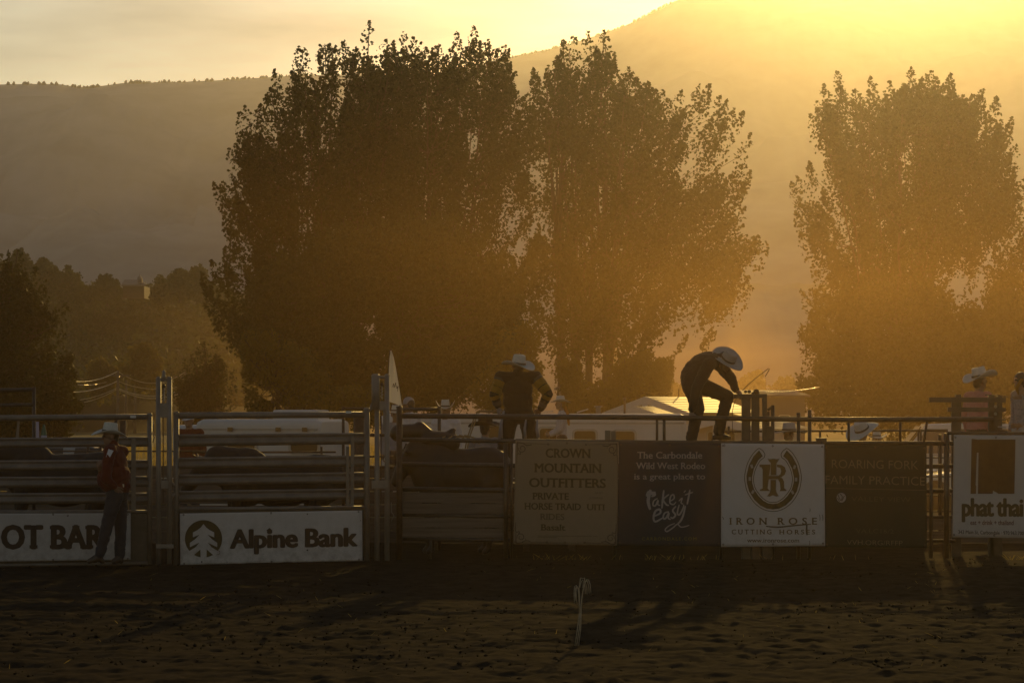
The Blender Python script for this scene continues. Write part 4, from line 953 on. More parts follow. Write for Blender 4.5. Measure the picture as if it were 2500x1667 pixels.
def hat(parent, c, up, fwd, m, k=1.0, brim=(.185, .215), curl=.07, crown_h=.125, dip=.02, band=True, lean=0.0, name='hat'):
    """Cowboy hat: oval crown with a pinched dent and a brim curled up at the sides."""
    up = up.normalized(); side = fwd.cross(up).normalized(); fw = up.cross(side).normalized()
    R_ = Matrix((side, fw, up)).transposed(); n = 40; rows = []
    def ring(rs_, rf, zf):
        out_ = []
        for i in range(n):
            a = 2 * math.pi * i / n; out_.append(Vector((rs_ * math.cos(a), rf * math.sin(a), zf(math.cos(a), math.sin(a)))))
        return out_
    bs, bf_ = brim
    bz = lambda q: (lambda ca, sa: curl * q ** 2 * abs(ca) ** 2.2 - dip * q ** 1.5 * abs(sa) ** 1.5)
    for q in (1, .8, .6, .4, .2, .06): rows.append(ring(.082 + (bs - .082) * q, .098 + (bf_ - .098) * q, bz(q)))
    for t in (0.05, .25, .5, .75, .9, 1.0):
        tp = 1 - .22 * t ** 1.6
        rows.append(ring(.080 * tp, .096 * (1 - .14 * t ** 1.5), (lambda t: (lambda ca, sa: crown_h * t - (.012 * abs(sa) ** 2 * t ** 3)))(t)))
    rows.append(ring(.050, .066, lambda ca, sa: crown_h * (1.0 - .0 * abs(ca)) - .004 + .0 * sa))
    rows.append(ring(.020, .045, lambda ca, sa: crown_h - .030))
    rows.append(ring(.002, .010, lambda ca, sa: crown_h - .036))
    top = rows; under = [[v + Vector((0, 0, -.006)) for v in r_] for r_ in rows[:6]]
    V = [v for r_ in top for v in r_] + [v for r_ in under for v in r_]; fs = []
    for j in range(len(top) - 1):
        for i in range(n): fs.append((j * n + i, j * n + (i + 1) % n, (j + 1) * n + (i + 1) % n, (j + 1) * n + i))
    b = len(top) * n
    for j in range(5):
        for i in range(n): fs.append((b + j * n + i, b + (j + 1) * n + i, b + (j + 1) * n + (i + 1) % n, b + j * n + (i + 1) % n))
    for i in range(n): fs.append((i, b + i, b + (i + 1) % n, (i + 1) % n))
    for i in range(n): fs.append((b + 5 * n + i, 5 * n + i, 5 * n + (i + 1) % n, b + 5 * n + (i + 1) % n))
    mb = MB(); mb.add([c + R_ @ (v * k) for v in V], fs); h = mb.build(name, m, parent, True)
    if band:
        bb = []
        for zf, ex in ((.012, 1.03), (.036, 1.0)):
            for i in range(n):
                a = 2 * math.pi * i / n; bb.append(c + R_ @ (Vector((.0835 * ex * math.cos(a), .1 * ex * math.sin(a), zf)) * k))
        MB().add(bb, [(i, (i + 1) % n, n + (i + 1) % n, n + i) for i in range(n)]).build('hat_band', band_m, h, True)
    return h

def ball_cap(parent, c, up, fwd, m, k=1.0):
    up = up.normalized(); side = fwd.cross(up).normalized(); fw = up.cross(side).normalized(); R_ = Matrix((side, fw, up)).transposed()
    mb = MB(); n = 24; prof = [(.094, -.01), (.095, .03), (.082, .075), (.05, .105), (.015, .115), (.001, .116)]; V = []
    for r_, z in prof:
        for i in range(n): a = 2 * math.pi * i / n; V.append(c + R_ @ (Vector((r_ * .9 * math.cos(a), r_ * 1.06 * math.sin(a), z)) * k))
    mb.add(V, [(j * n + i, j * n + (i + 1) % n, (j + 1) * n + (i + 1) % n, (j + 1) * n + i) for j in range(5) for i in range(n)])
    h = mb.build('cap', m, parent, True)
    vz = []
    for q in (0, 1):
        for i in range(9):
            a = math.pi * (i / 8); vz.append(c + R_ @ (Vector((.085 * math.cos(a) * (1 - .1 * q), (.085 + .075 * q * math.sin(a) ** .7) * (math.sin(a) if q == 0 else 1) + .0, -.004 - .02 * q * math.sin(a))) * k))
    MB().add(vz + [v - up * .005 for v in vz], [(i, i + 1, 10 + i, 9 + i) for i in range(8)] + [(18 + i, 27 + i, 28 + i, 19 + i) for i in range(8)] + [(9 + i, 10 + i, 28 + i, 27 + i) for i in range(8)]).build('cap_visor', m, h, True)
    return h

def hand_prims(wr, tip, back, k, reg, curl=.5, spread=1.0):
    """Palm, four unequal bent fingers and a thumb; back is the direction the knuckles face."""
    d = (tip - wr); L = .19 * k; d = d.normalized(); back = (back - d * back.dot(d)).normalized(); s = d.cross(back).normalized(); pr = []
    palm = wr + d * L * .27
    pr.append(cap_prim(wr, .028 * k, palm + d * L * .05, .030 * k, reg))
    for i, (o, ln) in enumerate(((-.030, .36), (-.010, .42), (.011, .40), (.030, .32))):
        b0 = palm + d * L * .20 + s * o * k * 1.05
        m1 = b0 + (d * math.cos(curl * .6) - back * math.sin(curl * .6)) * L * ln * .5
        e = m1 + (d * math.cos(curl * 1.7) - back * math.sin(curl * 1.7)) * L * ln * .55
        pr += [cap_prim(palm + s * o * .7 * k, .013 * k, b0, .0115 * k, reg), cap_prim(b0, .0105 * k, m1, .0098 * k, reg), cap_prim(m1, .0098 * k, e, .008 * k, reg)]
    t0 = wr + d * L * .12 - s * .028 * k; t1 = t0 + (d * .7 - s * .75).normalized() * L * .24; t2 = t1 + (d * .9 - s * .15 - back * .35).normalized() * L * .2
    pr += [cap_prim(t0, .014 * k, t1, .0115 * k, reg), cap_prim(t1, .0115 * k, t2, .009 * k, reg)]
    return pr

def figure(J, k=1.0, face=Vector((0, -1, 0)), head_up=Vector((0, 0, 1)), torso=1.0, belly=1.0, regs=None, hands=True, loose=1.0, legs=True, chaps=0.0, skirt=False, hair_reg=6):
    """Regions: 0 shirt, 1 trousers, 2 skin, 3 boots, 4 gloves, 5 belt, 6 hair."""
    pr = []; pel, che, nk, hd = J['pelvis'], J['chest'], J['neck'], J['head']
    side = (J['shR'] - J['shL'])
    R1 = frame(che - pel, side); R2_ = frame(nk - che, side)
    hipc = (J['hipL'] + J['hipR']) / 2
    pr.append(ell_prim(che, (.185 * k * torso, .118 * k * torso, .20 * k), R2_, 0))
    pr.append(ell_prim(pel.lerp(che, .5), (.165 * k * torso * belly, .120 * k * torso * belly, .19 * k), R1, 0))
    pr.append(ell_prim(pel.lerp(che, .12), (.172 * k * torso, .125 * k * torso * belly, .13 * k), R1, 0))
    pr.append(ell_prim(pel.lerp(hipc, .6), (.178 * k * torso, .128 * k * torso, .12 * k), R1, 1))
    pr.append(cap_prim(che.lerp(nk, .72), .066 * k, nk.lerp(hd, .45), .056 * k, 2))
    pr.append(cap_prim(che.lerp(nk, .6), .08 * k, che.lerp(nk, .98), .066 * k, 0))
    for a in ('L', 'R'):
        sh, el, wr, ha = J['sh' + a], J['el' + a], J['wr' + a], J['ha' + a]
        pr.append(cap_prim(che.lerp(nk, .62).lerp(sh, .35), .085 * k, sh, .074 * k * loose, 0))
        pr.append(cap_prim(sh, .070 * k * loose, el, .056 * k * loose, 0)); pr.append(cap_prim(el, .055 * k * loose, wr.lerp(el, .12), .040 * k * loose, 0))
        g = 4 if J.get('glove' + a) else 2
        pr.append(cap_prim(wr.lerp(el, .1), .030 * k, wr, .027 * k, g))
        if hands: pr += hand_prims(wr, ha, J.get('back' + a, Vector((0, -1, 0))), k, g, J.get('curl' + a, .6))
        else: pr.append(cap_prim(wr, .03 * k, ha, .03 * k, g))
        if legs:
            hp, kn, an, to = J['hip' + a], J['knee' + a], J['ank' + a], J['toe' + a]
            pr.append(cap_prim(hp, .098 * k * loose, kn, (.068 + chaps * .6) * k * loose, 1)); pr.append(cap_prim(kn, (.067 + chaps * .6) * k * loose, an.lerp(kn, .12), (.058 + chaps) * k * loose, 1))
            pr.append(cap_prim(an, .046 * k, an.lerp(to, .4), .048 * k, 3)); pr.append(cap_prim(an.lerp(to, .35), .046 * k, to, .030 * k, 3))
            heel = an - (to - an).normalized() * .045 * k; heel.z = min(to.z, an.z) + .0; pr.append(cap_prim(an, .04 * k, heel, .030 * k, 3))
    # head with brow, nose, lips, chin, ears
    f = (face - head_up * face.dot(head_up)).normalized(); u = head_up.normalized(); sd = f.cross(u).normalized(); RH = Matrix((sd, f, u)).transposed()
    H_ = lambda a, b, c_: hd + (sd * a + f * b + u * c_) * k
    pr.append(ell_prim(H_(0, -.010, .028), (.078 * k, .098 * k, .092 * k), RH, 2)); pr.append(ell_prim(H_(0, .018, -.040), (.060 * k, .072 * k, .078 * k), RH, 2))
    pr.append(cap_prim(H_(0, .092, .022), .011 * k, H_(0, .108, -.012), .015 * k, 2)); pr.append(ell_prim(H_(0, .078, -.048), (.026 * k, .018 * k, .012 * k), RH, 2))
    pr.append(ell_prim(H_(0, .068, -.088), (.028 * k, .026 * k, .022 * k), RH, 2)); pr.append(ell_prim(H_(0, .082, .036), (.05 * k, .015 * k, .012 * k), RH, 2))
    for q in (-1, 1):
        pr.append(ell_prim(H_(q * .080, -.008, -.002), (.012 * k, .024 * k, .034 * k), RH, 2))
        pr.append(ell_prim(H_(q * .032, .086, .016), (.013 * k, .010 * k, .008 * k), RH, hair_reg))
    pr.append(ell_prim(H_(0, -.026, .034), (.083 * k, .090 * k, .086 * k), RH, hair_reg)); pr.append(ell_prim(H_(0, -.062, -.03), (.066 * k, .045 * k, .06 * k), RH, hair_reg))
    return pr

def standing(base, heading, h=1.78, pose=None):
    """Joints of a relaxed standing figure; heading 0 looks away from the camera, 90 to the picture's right, 180 towards us."""
    k = h / 1.78; a = math.radians(heading); fw = Vector((math.sin(a), math.cos(a), 0)); rt = Vector((math.cos(a), -math.sin(a), 0))
    W_ = lambda s, f, z: Vector(base) + (rt * s + fw * f + Vector((0, 0, z))) * k
    J = {'pelvis': W_(0, 0, .97), 'chest': W_(0, .0, 1.30), 'neck': W_(0, .01, 1.49), 'head': W_(0, .035, 1.645)}
    for n, s in (('R', 1), ('L', -1)):
        J['sh' + n] = W_(s * .185, 0, 1.43); J['el' + n] = W_(s * .24, -.03, 1.15); J['wr' + n] = W_(s * .24, .05, .91); J['ha' + n] = W_(s * .23, .07, .80)
        J['hip' + n] = W_(s * .09, 0, .92); J['knee' + n] = W_(s * .11, .03, .50); J['ank' + n] = W_(s * .12, -.01, .085); J['toe' + n] = W_(s * .15, .17, .032)
        J['back' + n] = rt * s
    for key, v in (pose or {}).items(): J[key] = W_(*v) if isinstance(v, tuple) else v
    return J, k, fw, rt

def person(label, base, J, prims, mats, voxel):
    root = empty('person', base); tag(root, label, 'person', None)
    fuse('body', prims, voxel, mats, root, folds=.008)
    return root

UP = Vector((0, 0, 1))
def px3(x, y, Y): return P(x, y, Y)

# man in red with a pale hat, in front of the left gate
Y1 = 31.35
q = lambda u, v, dy=0.0: P(u / 2.85, 850 + v / 2.85, Y1 + dy)
J = dict(pelvis=q(815, 985), chest=q(806, 790), neck=q(785, 660), head=q(768, 618), shL=q(765, 715, -.17), shR=q(850, 720, .17), elL=q(735, 905, -.27), wrL=q(800, 965, -.20), haL=q(825, 1000, -.16),
         elR=q(760, 880, .06), wrR=q(700, 850, -.16), haR=q(688, 810, -.20), hipL=q(800, 1020, -.09), hipR=q(830, 1020, .09), kneeL=q(745, 1235, -.12), ankL=q(690, 1455, -.10), toeL=q(620, 1482, -.14),
         kneeR=q(840, 1240, .08), ankR=q(832, 1460, .10), toeR=q(790, 1485, -.02), backL=Vector((-.3, -1, .2)), backR=Vector((-.6, -.7, .3)), curlL=.9, curlR=1.0)
fc = Vector((-1, -.35, -.12)).normalized(); hu = Vector((-.08, 0, 1)).normalized()
base = Vector((J['pelvis'].x, Y1, 0))
pp = figure(J, 1.0, fc, hu, 1.06, 1.3, loose=1.12)
pp.append(ell_prim(q(748, 905, -.10), (.13, .16, .17), None, 0))
r = person('man in a red shirt and pale straw hat standing by the left gate', base, J, pp, [red_cl, jeans, skin_dk, boot_m, skin_dk, band_m, hair_dk], .0085)
hat(r, J['head'] + hu * .055, Vector((.10, 0, 1)), fc, straw, 1.06, (.17, .225), .05, .13, .045)
MB().plate([q(755, 700, -.24), q(790, 712, -.24), q(742, 800, -.23), q(724, 795, -.23)], Vector((0, .004, 0)))
pp_ = MB().plate([q(755, 700, -.27), q(790, 712, -.27), q(742, 800, -.25), q(724, 795, -.25)], Vector((0, .004, 0))).build('paper', mat('white_paper', (.62, .60, .68), .7, var=.04)); tag(pp_, 'folded white paper held by the man in red', 'paper')
MB().box(q(850, 955, -.13), .05, .012, .04).build('buckle', chain_m, r, bevel=.004)

# man in black and yellow jersey, seen from behind, standing up on the back platform
Y2 = 35.6
q = lambda u, v, dy=0.0: P(1150 + u / 5.807, 830 + v / 5.807, Y2 + dy)
J = dict(pelvis=q(668, 1040), chest=q(660, 700), neck=q(665, 452), head=q(668, 372, .05), shL=q(425, 530), shR=q(915, 525), elL=q(330, 770, -.05), wrL=q(385, 950, .0), haL=q(400, 1060, -.02),
         elR=q(1090, 760, -.06), wrR=q(985, 985, .05), haR=q(900, 1030, .12), hipL=q(560, 1090), hipR=q(790, 1090), kneeL=q(488, 1430, .02), kneeR=q(850, 1430, .02), ankL=q(470, 1800), ankR=q(865, 1800), toeL=q(440, 1850, .18), toeR=q(890, 1850, .18),
         backL=Vector((-1, -.5, 0)), backR=Vector((.3, -1, .2)), gloveL=True, curlL=.5, curlR=.8)
k2 = 1.06
pp = figure(J, k2, Vector((-.25, 1, -.1)), Vector((0.02, 0, 1)), 1.16, 1.1, loose=1.22, chaps=.035)
# jersey stripes: regions 7 yellow, 8 grey
def bands(pr, a, b, ra, rb, marks):
    for t0, t1, reg in marks:
        pr.append(cap_prim(a.lerp(b, t0), (ra + (rb - ra) * t0) * 1.03, a.lerp(b, t1), (ra + (rb - ra) * t1) * 1.03, reg))
lw = k2 * 1.22
for a in 'LR':
    bands(pp, J['sh' + a], J['el' + a], .071 * lw, .057 * lw, ((.06, .14, 8), (.26, .46, 7), (.66, .84, 7)))
    bands(pp, J['el' + a], J['wr' + a], .056 * lw, .042 * lw, ((.10, .18, 7), (.60, .68, 8)))
pp.append(ell_prim(q(665, 975), (.19 * k2, .142 * k2, .028), None, 7)); pp.append(ell_prim(q(665, 1018), (.195 * k2, .146 * k2, .014), None, 8))
yel = cloth('yellow_trim', (.20, .11, .010), (.27, .15, .016)); dkgrey = cloth('dark_grey_trim', (.06, .055, .06)); glove_m = mat('grey_glove', (.20, .18, .19), .8)
r = person('man in black and yellow jersey and chaps with hands on hips, back turned', Vector((J['pelvis'].x, Y2, 1.0)), J, pp, [black_cl, black_cl, skin_dk, boot_m, glove_m, band_m, hair_dk, yel, dkgrey], .0085)
hat(r, q(672, 352, .0), Vector((.13, -.12, 1)), Vector((-.75, .62, 0)), straw, 1.14, (.185, .235), .055, .135, .03)
# fringe hanging from the chaps
for x0, y0, x1, y1 in ((470, 1000, 400, 1400), (455, 1010, 430, 1390), (780, 1120, 770, 1390), (940, 1130, 948, 1380)):
    MB().tube([q(x0, y0, -.15), q((x0 + x1) / 2 - 14, (y0 + y1) / 2, -.17), q(x1, y1, -.16)], [.014, .022, .026], 6).build('chap_strap', grey_cl, r, True)

# bending man on the fence
Y3 = 33.75
q = lambda u, v, dy=0.0: P(1600 + u / 5.4057, 820 + v / 5.4057, Y3 + dy)
J = dict(pelvis=q(455, 590), chest=q(650, 345), neck=q(850, 290), head=q(930, 335), shL=q(690, 330, .17), shR=q(700, 375, -.18), elL=q(1000, 560, .05), wrL=q(1062, 715, .0), haL=q(1125, 765, .0),
         elR=q(545, 690, -.24), wrR=q(478, 1005, -.20), haR=q(468, 1075, -.16), hipL=q(520, 625, .10), hipR=q(470, 650, -.09), kneeL=q(950, 800, .10), ankL=q(820, 1315, .12), toeL=q(965, 1345, .12),
         kneeR=q(565, 960, -.10), ankR=q(465, 1390, -.08), toeR=q(560, 1415, -.08), backL=Vector((.2, -.3, 1)), backR=Vector((-.3, -1, 0)), curlL=1.1, curlR=.8, gloveR=True)
J['shL'] = q(800, 330, .16); 
k3 = 1.12
hu = Vector((.50, -.42, .74)).normalized(); fc = Vector((.62, -.2, -.75)).normalized()
pp = figure(J, k3, fc, hu, 1.05, 1.0, loose=1.16)
pp.append(ell_prim(q(560, 450), (.19, .15, .17), None, 0)); pp.append(ell_prim(q(455, 560), (.13, .17, .20), None, 1)); pp.append(cap_prim(q(620, 300), .09, q(480, 440), .11, 0))
r = person('man in dark clothes and pale hat bending forward on top of the fence', Vector((J['pelvis'].x, Y3, 1.6)), J, pp, [char_cl, char_cl, skin_dk, boot_m, glove_m, band_m, hair_dk], .0085)
hat(r, q(955, 310, -.03), Vector((.42, -.60, .68)), Vector((.85, .1, -.5)), felt_grey, 1.13, (.19, .215), .04, .125, .0)

# people further back
def crowd(label, x, ytop, Y, heading, mats, hat_kind, h=1.78, scale=1.0, pose=None, hat_fw=None, hat_m=straw, voxel=.013, hat_up=UP, torso=1.0, hair=None, regs=None, hatk=1.0, curl=.06, crown_h=.125, legs=True, face=None, brim=(.185, .215)):
    topz = P(x, ytop, Y).z; base = P(x, HY, Y); base.z = topz - h * scale - (.05 * scale if hat_kind else 0)
    J, k, fw, rt = standing(base, heading, h * scale, pose)
    pr = figure(J, k, face or fw, UP, torso, hands=True, loose=1.12, legs=legs)
    if regs: pr += regs(J, k, fw, rt)
    r_ = person(label, base, J, pr, mats, voxel)
    if hat_kind == 'hat': hat(r_, J['head'] + UP * .06 * k, hat_up, hat_fw or fw, hat_m, k * hatk, brim, curl, crown_h)
    elif hat_kind == 'cap': ball_cap(r_, J['head'] + UP * .03 * k, hat_up, hat_fw or fw, hat_m, k)
    return r_, J, k, fw, rt
akimbo = {}
crowd('person in a red shirt and pale cap behind the middle gate', 463, 1000, 39.5, 200, [red_cl, jeans, skin, boot_m, skin, band_m, hair_dk], 'cap', 1.7, hat_m=white_cl, torso=1.05)
cap_m = mat('two_tone_cap', (.30, .28, .30), .8, var=.3, scale=3)
crowd('man in a grey cap standing just right of the feather flag', 1002, 963, 41.5, 300, [white_cl, jeans, skin_dk, boot_m, skin, band_m, hair_dk], 'cap', 1.78, hat_m=cap_m, hat_fw=Vector((-1, .2, -.05)))
crowd('man in a white shirt and tall pale hat behind the pen rail', 1089, 977, 42.5, 200, [white_cl, jeans, skin_dk, boot_m, skin, band_m, hair_dk], 'hat', 1.80, hat_fw=Vector((0, -1, 0)), curl=.13, crown_h=.14, brim=(.165, .2))
crowd('person in a black hat and grey shirt stooping by the horse', 1183, 1018, 37.0, 20, [grey_cl, jeans, skin, boot_m, skin, band_m, hair_dk], 'hat', 1.72, hat_m=felt_dk, hat_fw=Vector((-.9, .4, -.1)), hatk=1.3, curl=.05)
rr, J, k, fw, rt = crowd('girl in a white hat and striped shirt walking past the long white trailer', 1372, 965, 47.5, 268, [cloth('striped_shirt', (.34, .30, .32), (.52, .48, .50), scale=8, stretch=(9, 9, .3)), jeans, skin, boot_m, skin, band_m, hair_gold], 'hat', 1.66, torso=.88, hatk=1.02,
      pose={'elR': (.22, .06, 1.12), 'wrR': (.16, .26, 1.02), 'haR': (.10, .34, 1.02), 'elL': (-.22, .06, 1.12), 'wrL': (-.16, .24, 1.0), 'haL': (-.1, .33, 1.0)})
fuse('ponytail', [cap_prim(J['head'] - fw * .09 - UP * .05, .035, J['head'] - fw * .14 - UP * .22, .045, 0), cap_prim(J['head'] - fw * .14 - UP * .22, .045, J['head'] - fw * .17 - UP * .40, .02, 0)], .012, [hair_gold], rr)
crowd('man in a pink shirt and curled white hat behind the bench frame', 2388, 900, 37.2, 60, [pink_cl, black_cl, skin_dk, boot_m, skin, band_m, hair_dk], 'hat', 1.80, scale=1.08, torso=1.12, hat_fw=Vector((.8, .5, -.05)), hat_up=Vector((-.22, 0, 1)), hatk=1.22, curl=.07, voxel=.011)
rr, J, k, fw, rt = crowd('woman in a patterned strapless top with dark hair at the right edge', 2496, 908, 34.6, 250, [cloth('patterned_top', (.22, .19, .21), (.40, .36, .38), scale=45), white_cl, skin, boot_m, skin, band_m, hair_dk], None, 1.68, scale=1.02, torso=.92, voxel=.0105,
      pose={'elL': (-.27, -.02, 1.16), 'wrL': (-.2, .16, 1.0), 'haL': (-.12, .26, .98)},
      regs=lambda J, k, fw, rt: [cap_prim(J['sh' + a], .066 * k, J['el' + a], .053 * k, 2) for a in 'LR'] + [cap_prim(J['el' + a], .052 * k, J['wr' + a], .037 * k, 2) for a in 'LR'] + [ell_prim(J['chest'].lerp(J['neck'], .62), (.17 * k, .115 * k, .085 * k), frame(UP, rt), 2)] + [cap_prim(J['sh' + a].lerp(J['neck'], .5), .08 * k, J['sh' + a], .085 * k, 2) for a in 'LR'])
fuse('long_hair', [ell_prim(J['head'] + UP * .03 - fw * .015, (.100, .100, .105), None, 0), cap_prim(J['head'] - fw * .07 - UP * .02, .085, J['head'] - fw * .10 - UP * .26, .075, 0), cap_prim(J['head'] - fw * .10 - UP * .26, .075, J['head'] - fw * .09 - UP * .42, .04, 0)], .012, [hair_dk], rr)
fuse('hair_lock', [cap_prim(J['head'] + fw * .03 - rt * .085 + UP * .02, .022, J['head'] + fw * .10 - rt * .06 - UP * .10, .028, 0), cap_prim(J['head'] + fw * .10 - rt * .06 - UP * .10, .028, J['head'] + fw * .07 - rt * .06 - UP * .19, .012, 0)], .010, [hair_gold], rr)
crowd('person in a wide pale hat bowing low between the slide frame and fence posts', 1924, 1034, 37.5, 160, [black_cl, jeans, skin_dk, boot_m, skin, band_m, hair_dk], 'hat', 1.70, hat_m=felt_grey, hat_fw=Vector((-.9, -.3, 0)), hatk=1.2, curl=.02, brim=(.2, .23))
crowd('person in a large straw hat tipped towards us behind the green board', 2106, 1030, 36.6, 200, [white_cl, jeans, skin_dk, boot_m, skin, band_m, hair_dk], 'hat', 1.72, hat_fw=Vector((-.75, -.6, -.3)), hat_up=Vector((-.35, -.35, .85)), hatk=1.25, curl=.03, brim=(.2, .23))
crowd('person in a small white hat low behind the green board', 2140, 1050, 43, 180, [white_cl, jeans, skin, boot_m, skin, band_m, hair_dk], 'hat', 1.6, hatk=1.05, curl=.06)
crowd('person in a white hat half hidden behind the feather flag', 966, 988, 44, 180, [grey_cl, jeans, skin_dk, boot_m, skin, band_m, hair_dk], 'hat', 1.75, curl=.06)

# platform behind the chutes that the men stand on
pk = empty('back_platform', (0, 36.0, 0)); tag(pk, 'raised plank platform behind the chutes', 'platform')
xa, xb = P(1150, HY, 35.6).x, P(1420, HY, 35.6).x
for i in range(4): MB().box(((xa + xb) / 2, 35.25 + i * .24, .955), xb - xa, .22, .05).build('plank', wood, pk, bevel=.004)
for x in (xa + .15, (xa + xb) / 2, xb - .15):
    for y in (35.2, 35.95): MB().box((x, y, .46), .09, .09, .93).build('post', wood, pk)

# ------------------------------------------------------------------ stock standing in the chutes
def quadruped(label, name, x0, x1, Y, back, hump, m, L=2.1, head_left=True, saddle=False, headlow=False, cat='bull'):
    """Body from rump to brisket, neck, head, four jointed legs and tail; x0/x1 are the photo columns of rump and head."""
    X0, X1 = P(x0, HY, Y).x, P(x1, HY, Y).x; s = 1 if X1 > X0 else -1; L = abs(X1 - X0)
    A = lambda f, z, d=0.0: Vector((X0 + s * L * f, Y + d, z))
    b = back; pr = [ell_prim(A(.16, b - .34), (.42, .29, .36), None, 0), ell_prim(A(.40, b - .38), (.50, .31, .37), None, 0), ell_prim(A(.62, b - .36 + hump * .4), (.38, .29, .42), None, 0),
        cap_prim(A(.66, b - .18 + hump * .6), .20, A(.80, b - .12 + hump * .5), .19, 0), cap_prim(A(.74, b - .25), .22, A(.90, b - .20 - (.25 if headlow else 0)), .15, 0),
        cap_prim(A(.90, b - .18 - (.25 if headlow else 0)), .13, A(1.0, b - .48 - (.2 if headlow else 0)), .085, 0), cap_prim(A(.10, b - .12), .13, A(.45, b - .14), .12, 0)]
    for f, d in ((.12, -.16), (.16, .16)):
        pr += [cap_prim(A(f, b - .5, d), .17, A(f + .07, b - .82, d), .105, 0), cap_prim(A(f + .07, b - .82, d), .10, A(f - .03, .46, d), .055, 0), cap_prim(A(f - .03, .46, d), .055, A(f, .10, d), .042, 0), cap_prim(A(f, .10, d), .05, A(f + .04, .055, d), .05, 1)]
    for f, d in ((.66, -.15), (.70, .15)):
        pr += [cap_prim(A(f, b - .5, d), .13, A(f + .01, .70, d), .085, 0), cap_prim(A(f + .01, .70, d), .075, A(f, .42, d), .052, 0), cap_prim(A(f, .42, d), .05, A(f, .11, d), .04, 0), cap_prim(A(f, .10, d), .05, A(f + .03, .055, d), .05, 1)]
    pr += [cap_prim(A(.0, b - .16), .035, A(-.03, b - .7), .025, 0), ell_prim(A(-.03, b - .85), (.04, .04, .13), None, 0)]
    for d in (-1, 1):
        pr.append(ell_prim(A(.895, b - .06 - (.25 if headlow else 0), d * .13), (.05, .09, .04), None, 0))
        if name == 'bull': pr.append(cap_prim(A(.92, b - .04 - (.25 if headlow else 0), d * .09), .03, A(.95, b + .02 - (.25 if headlow else 0), d * .24), .014, 1))
    root = empty(name, A(.4, 0)); tag(root, label, cat, 'animals waiting in the chutes')
    fuse('body', pr, .022, [m, boot_m], root, 8)
    return root, A
bull_m = mat('dark_hide', (.010, .008, .007), .75, col2=(.022, .016, .012), scale=5); hide2 = mat('brown_hide', (.028, .016, .009), .6, col2=(.045, .027, .014), scale=5)
quadruped('black bull standing behind the left chute gate, its back below the second rail', 'bull', 300, -60, 33.35, 1.46, .22, bull_m)
quadruped('black bull behind the bank-board gate, shoulder hump showing between the rails', 'bull', 840, 455, 33.75, 1.42, .14, bull_m)
rt_, A = quadruped('dark brown saddled horse behind the plank panel, at the foot of the flag', 'horse', 1225, 968, 34.25, 1.52, .10, hide2, cat='horse')
# saddle, rope and pad on the horse
fuse('saddle', [cap_prim(A(.50, 1.58), .16, A(.70, 1.62), .15, 0), cap_prim(A(.70, 1.68), .10, A(.78, 1.80), .09, 0), cap_prim(A(.78, 1.74), .12, A(.98, 1.72), .13, 0), cap_prim(A(.52, 1.70), .05, A(.46, 1.76), .04, 0)], .018, [mat('saddle_leather', (.022, .013, .008), .45, var=.3)], rt_, 5)
for i in range(4):
    MB().tube([A(.56 - .06 * i, 1.66 - .01 * i, -.16), A(.50 - .05 * i, 1.69, -.06), A(.42 - .05 * i, 1.66, -.02), A(.36 - .05 * i, 1.60 - .01 * i, -.12)], .011, 6).build('rope_coil', mat('pale_rope', (.30, .20, .09), .8) if i == 0 else bpy.data.materials['pale_rope'], rt_, True)
bl = Plane((-10, 36.4), (10, 36.4))
rope = MB()
for d in (0, 5): rope.tube([bl.pt(1165 - d, 1010), bl.pt(1160 - d, 1028), bl.pt(1153 - d, 1048), bl.pt(1146 - d, 1068), bl.pt(1140 - d, 1100)], .012, 6)
tag(rope.build('bull_rope', bpy.data.materials['pale_rope'], smooth=True), 'doubled pale rope hanging beside the black hat', 'rope')
tag(MB().tube([bl.pt(1162, 1008), bl.pt(1170, 1003), bl.pt(1188, 1004), bl.pt(1202, 1005), bl.pt(1213, 1001)], .018, 7).build('rope_end', bpy.data.materials['pale_rope'], smooth=True), 'dark strap reaching from the rope to the jersey man\'s glove', 'strap')
# ------------------------------------------------------------------ added plank wall, put in to keep the ground behind the gates in shadow
pw = empty('added_shade_wall', (0, 37.2, 0)); tag(pw, 'low weathered plank wall added behind the gates to shade the ground', 'wall')
xl, xr = P(-130, HY, 37.2).x, P(2235, HY, 37.2).x; nseg = 6; seg = (xr - xl) / nseg; rw = random.Random(3)
for i in range(nseg):
    for j in range(6):
        MB().box((xl + seg * (i + .5), 37.2 + rw.uniform(-.008, .008), .10 + j * .20), seg - .02, .035, .185 + rw.uniform(-.008, .004), Matrix.Rotation(rw.uniform(-.004, .004), 3, 'Y')).build('plank', wood, pw)
xr2 = P(2620, HY, 37.2).x
for j in range(2): MB().box(((xr + xr2) / 2, 37.2, .10 + j * .20), xr2 - xr - .02, .035, .185).build('plank', wood, pw)
for i in range(nseg + 1): MB().box((xl + seg * i, 37.29, .66), .12, .12, 1.32).build('post', wood, pw)

# ------------------------------------------------------------------ trailers
trailer_w = mat('white_trailer_skin', (.46, .42, .41), .4, col2=(.56, .52, .51), scale=1.2, detail=7, spec=.5)
glass_dk = mat('dark_window_glass', (.03, .022, .015), .12, var=.3, scale=2, spec=.6); trim_m = mat('grey_trim', (.33, .30, .28), .4, metal=.3); rubber = mat('rubber', (.015, .014, .013), .8)
roof_m = mat('dusty_white_roof', (.60, .56, .50), .3, var=.06)

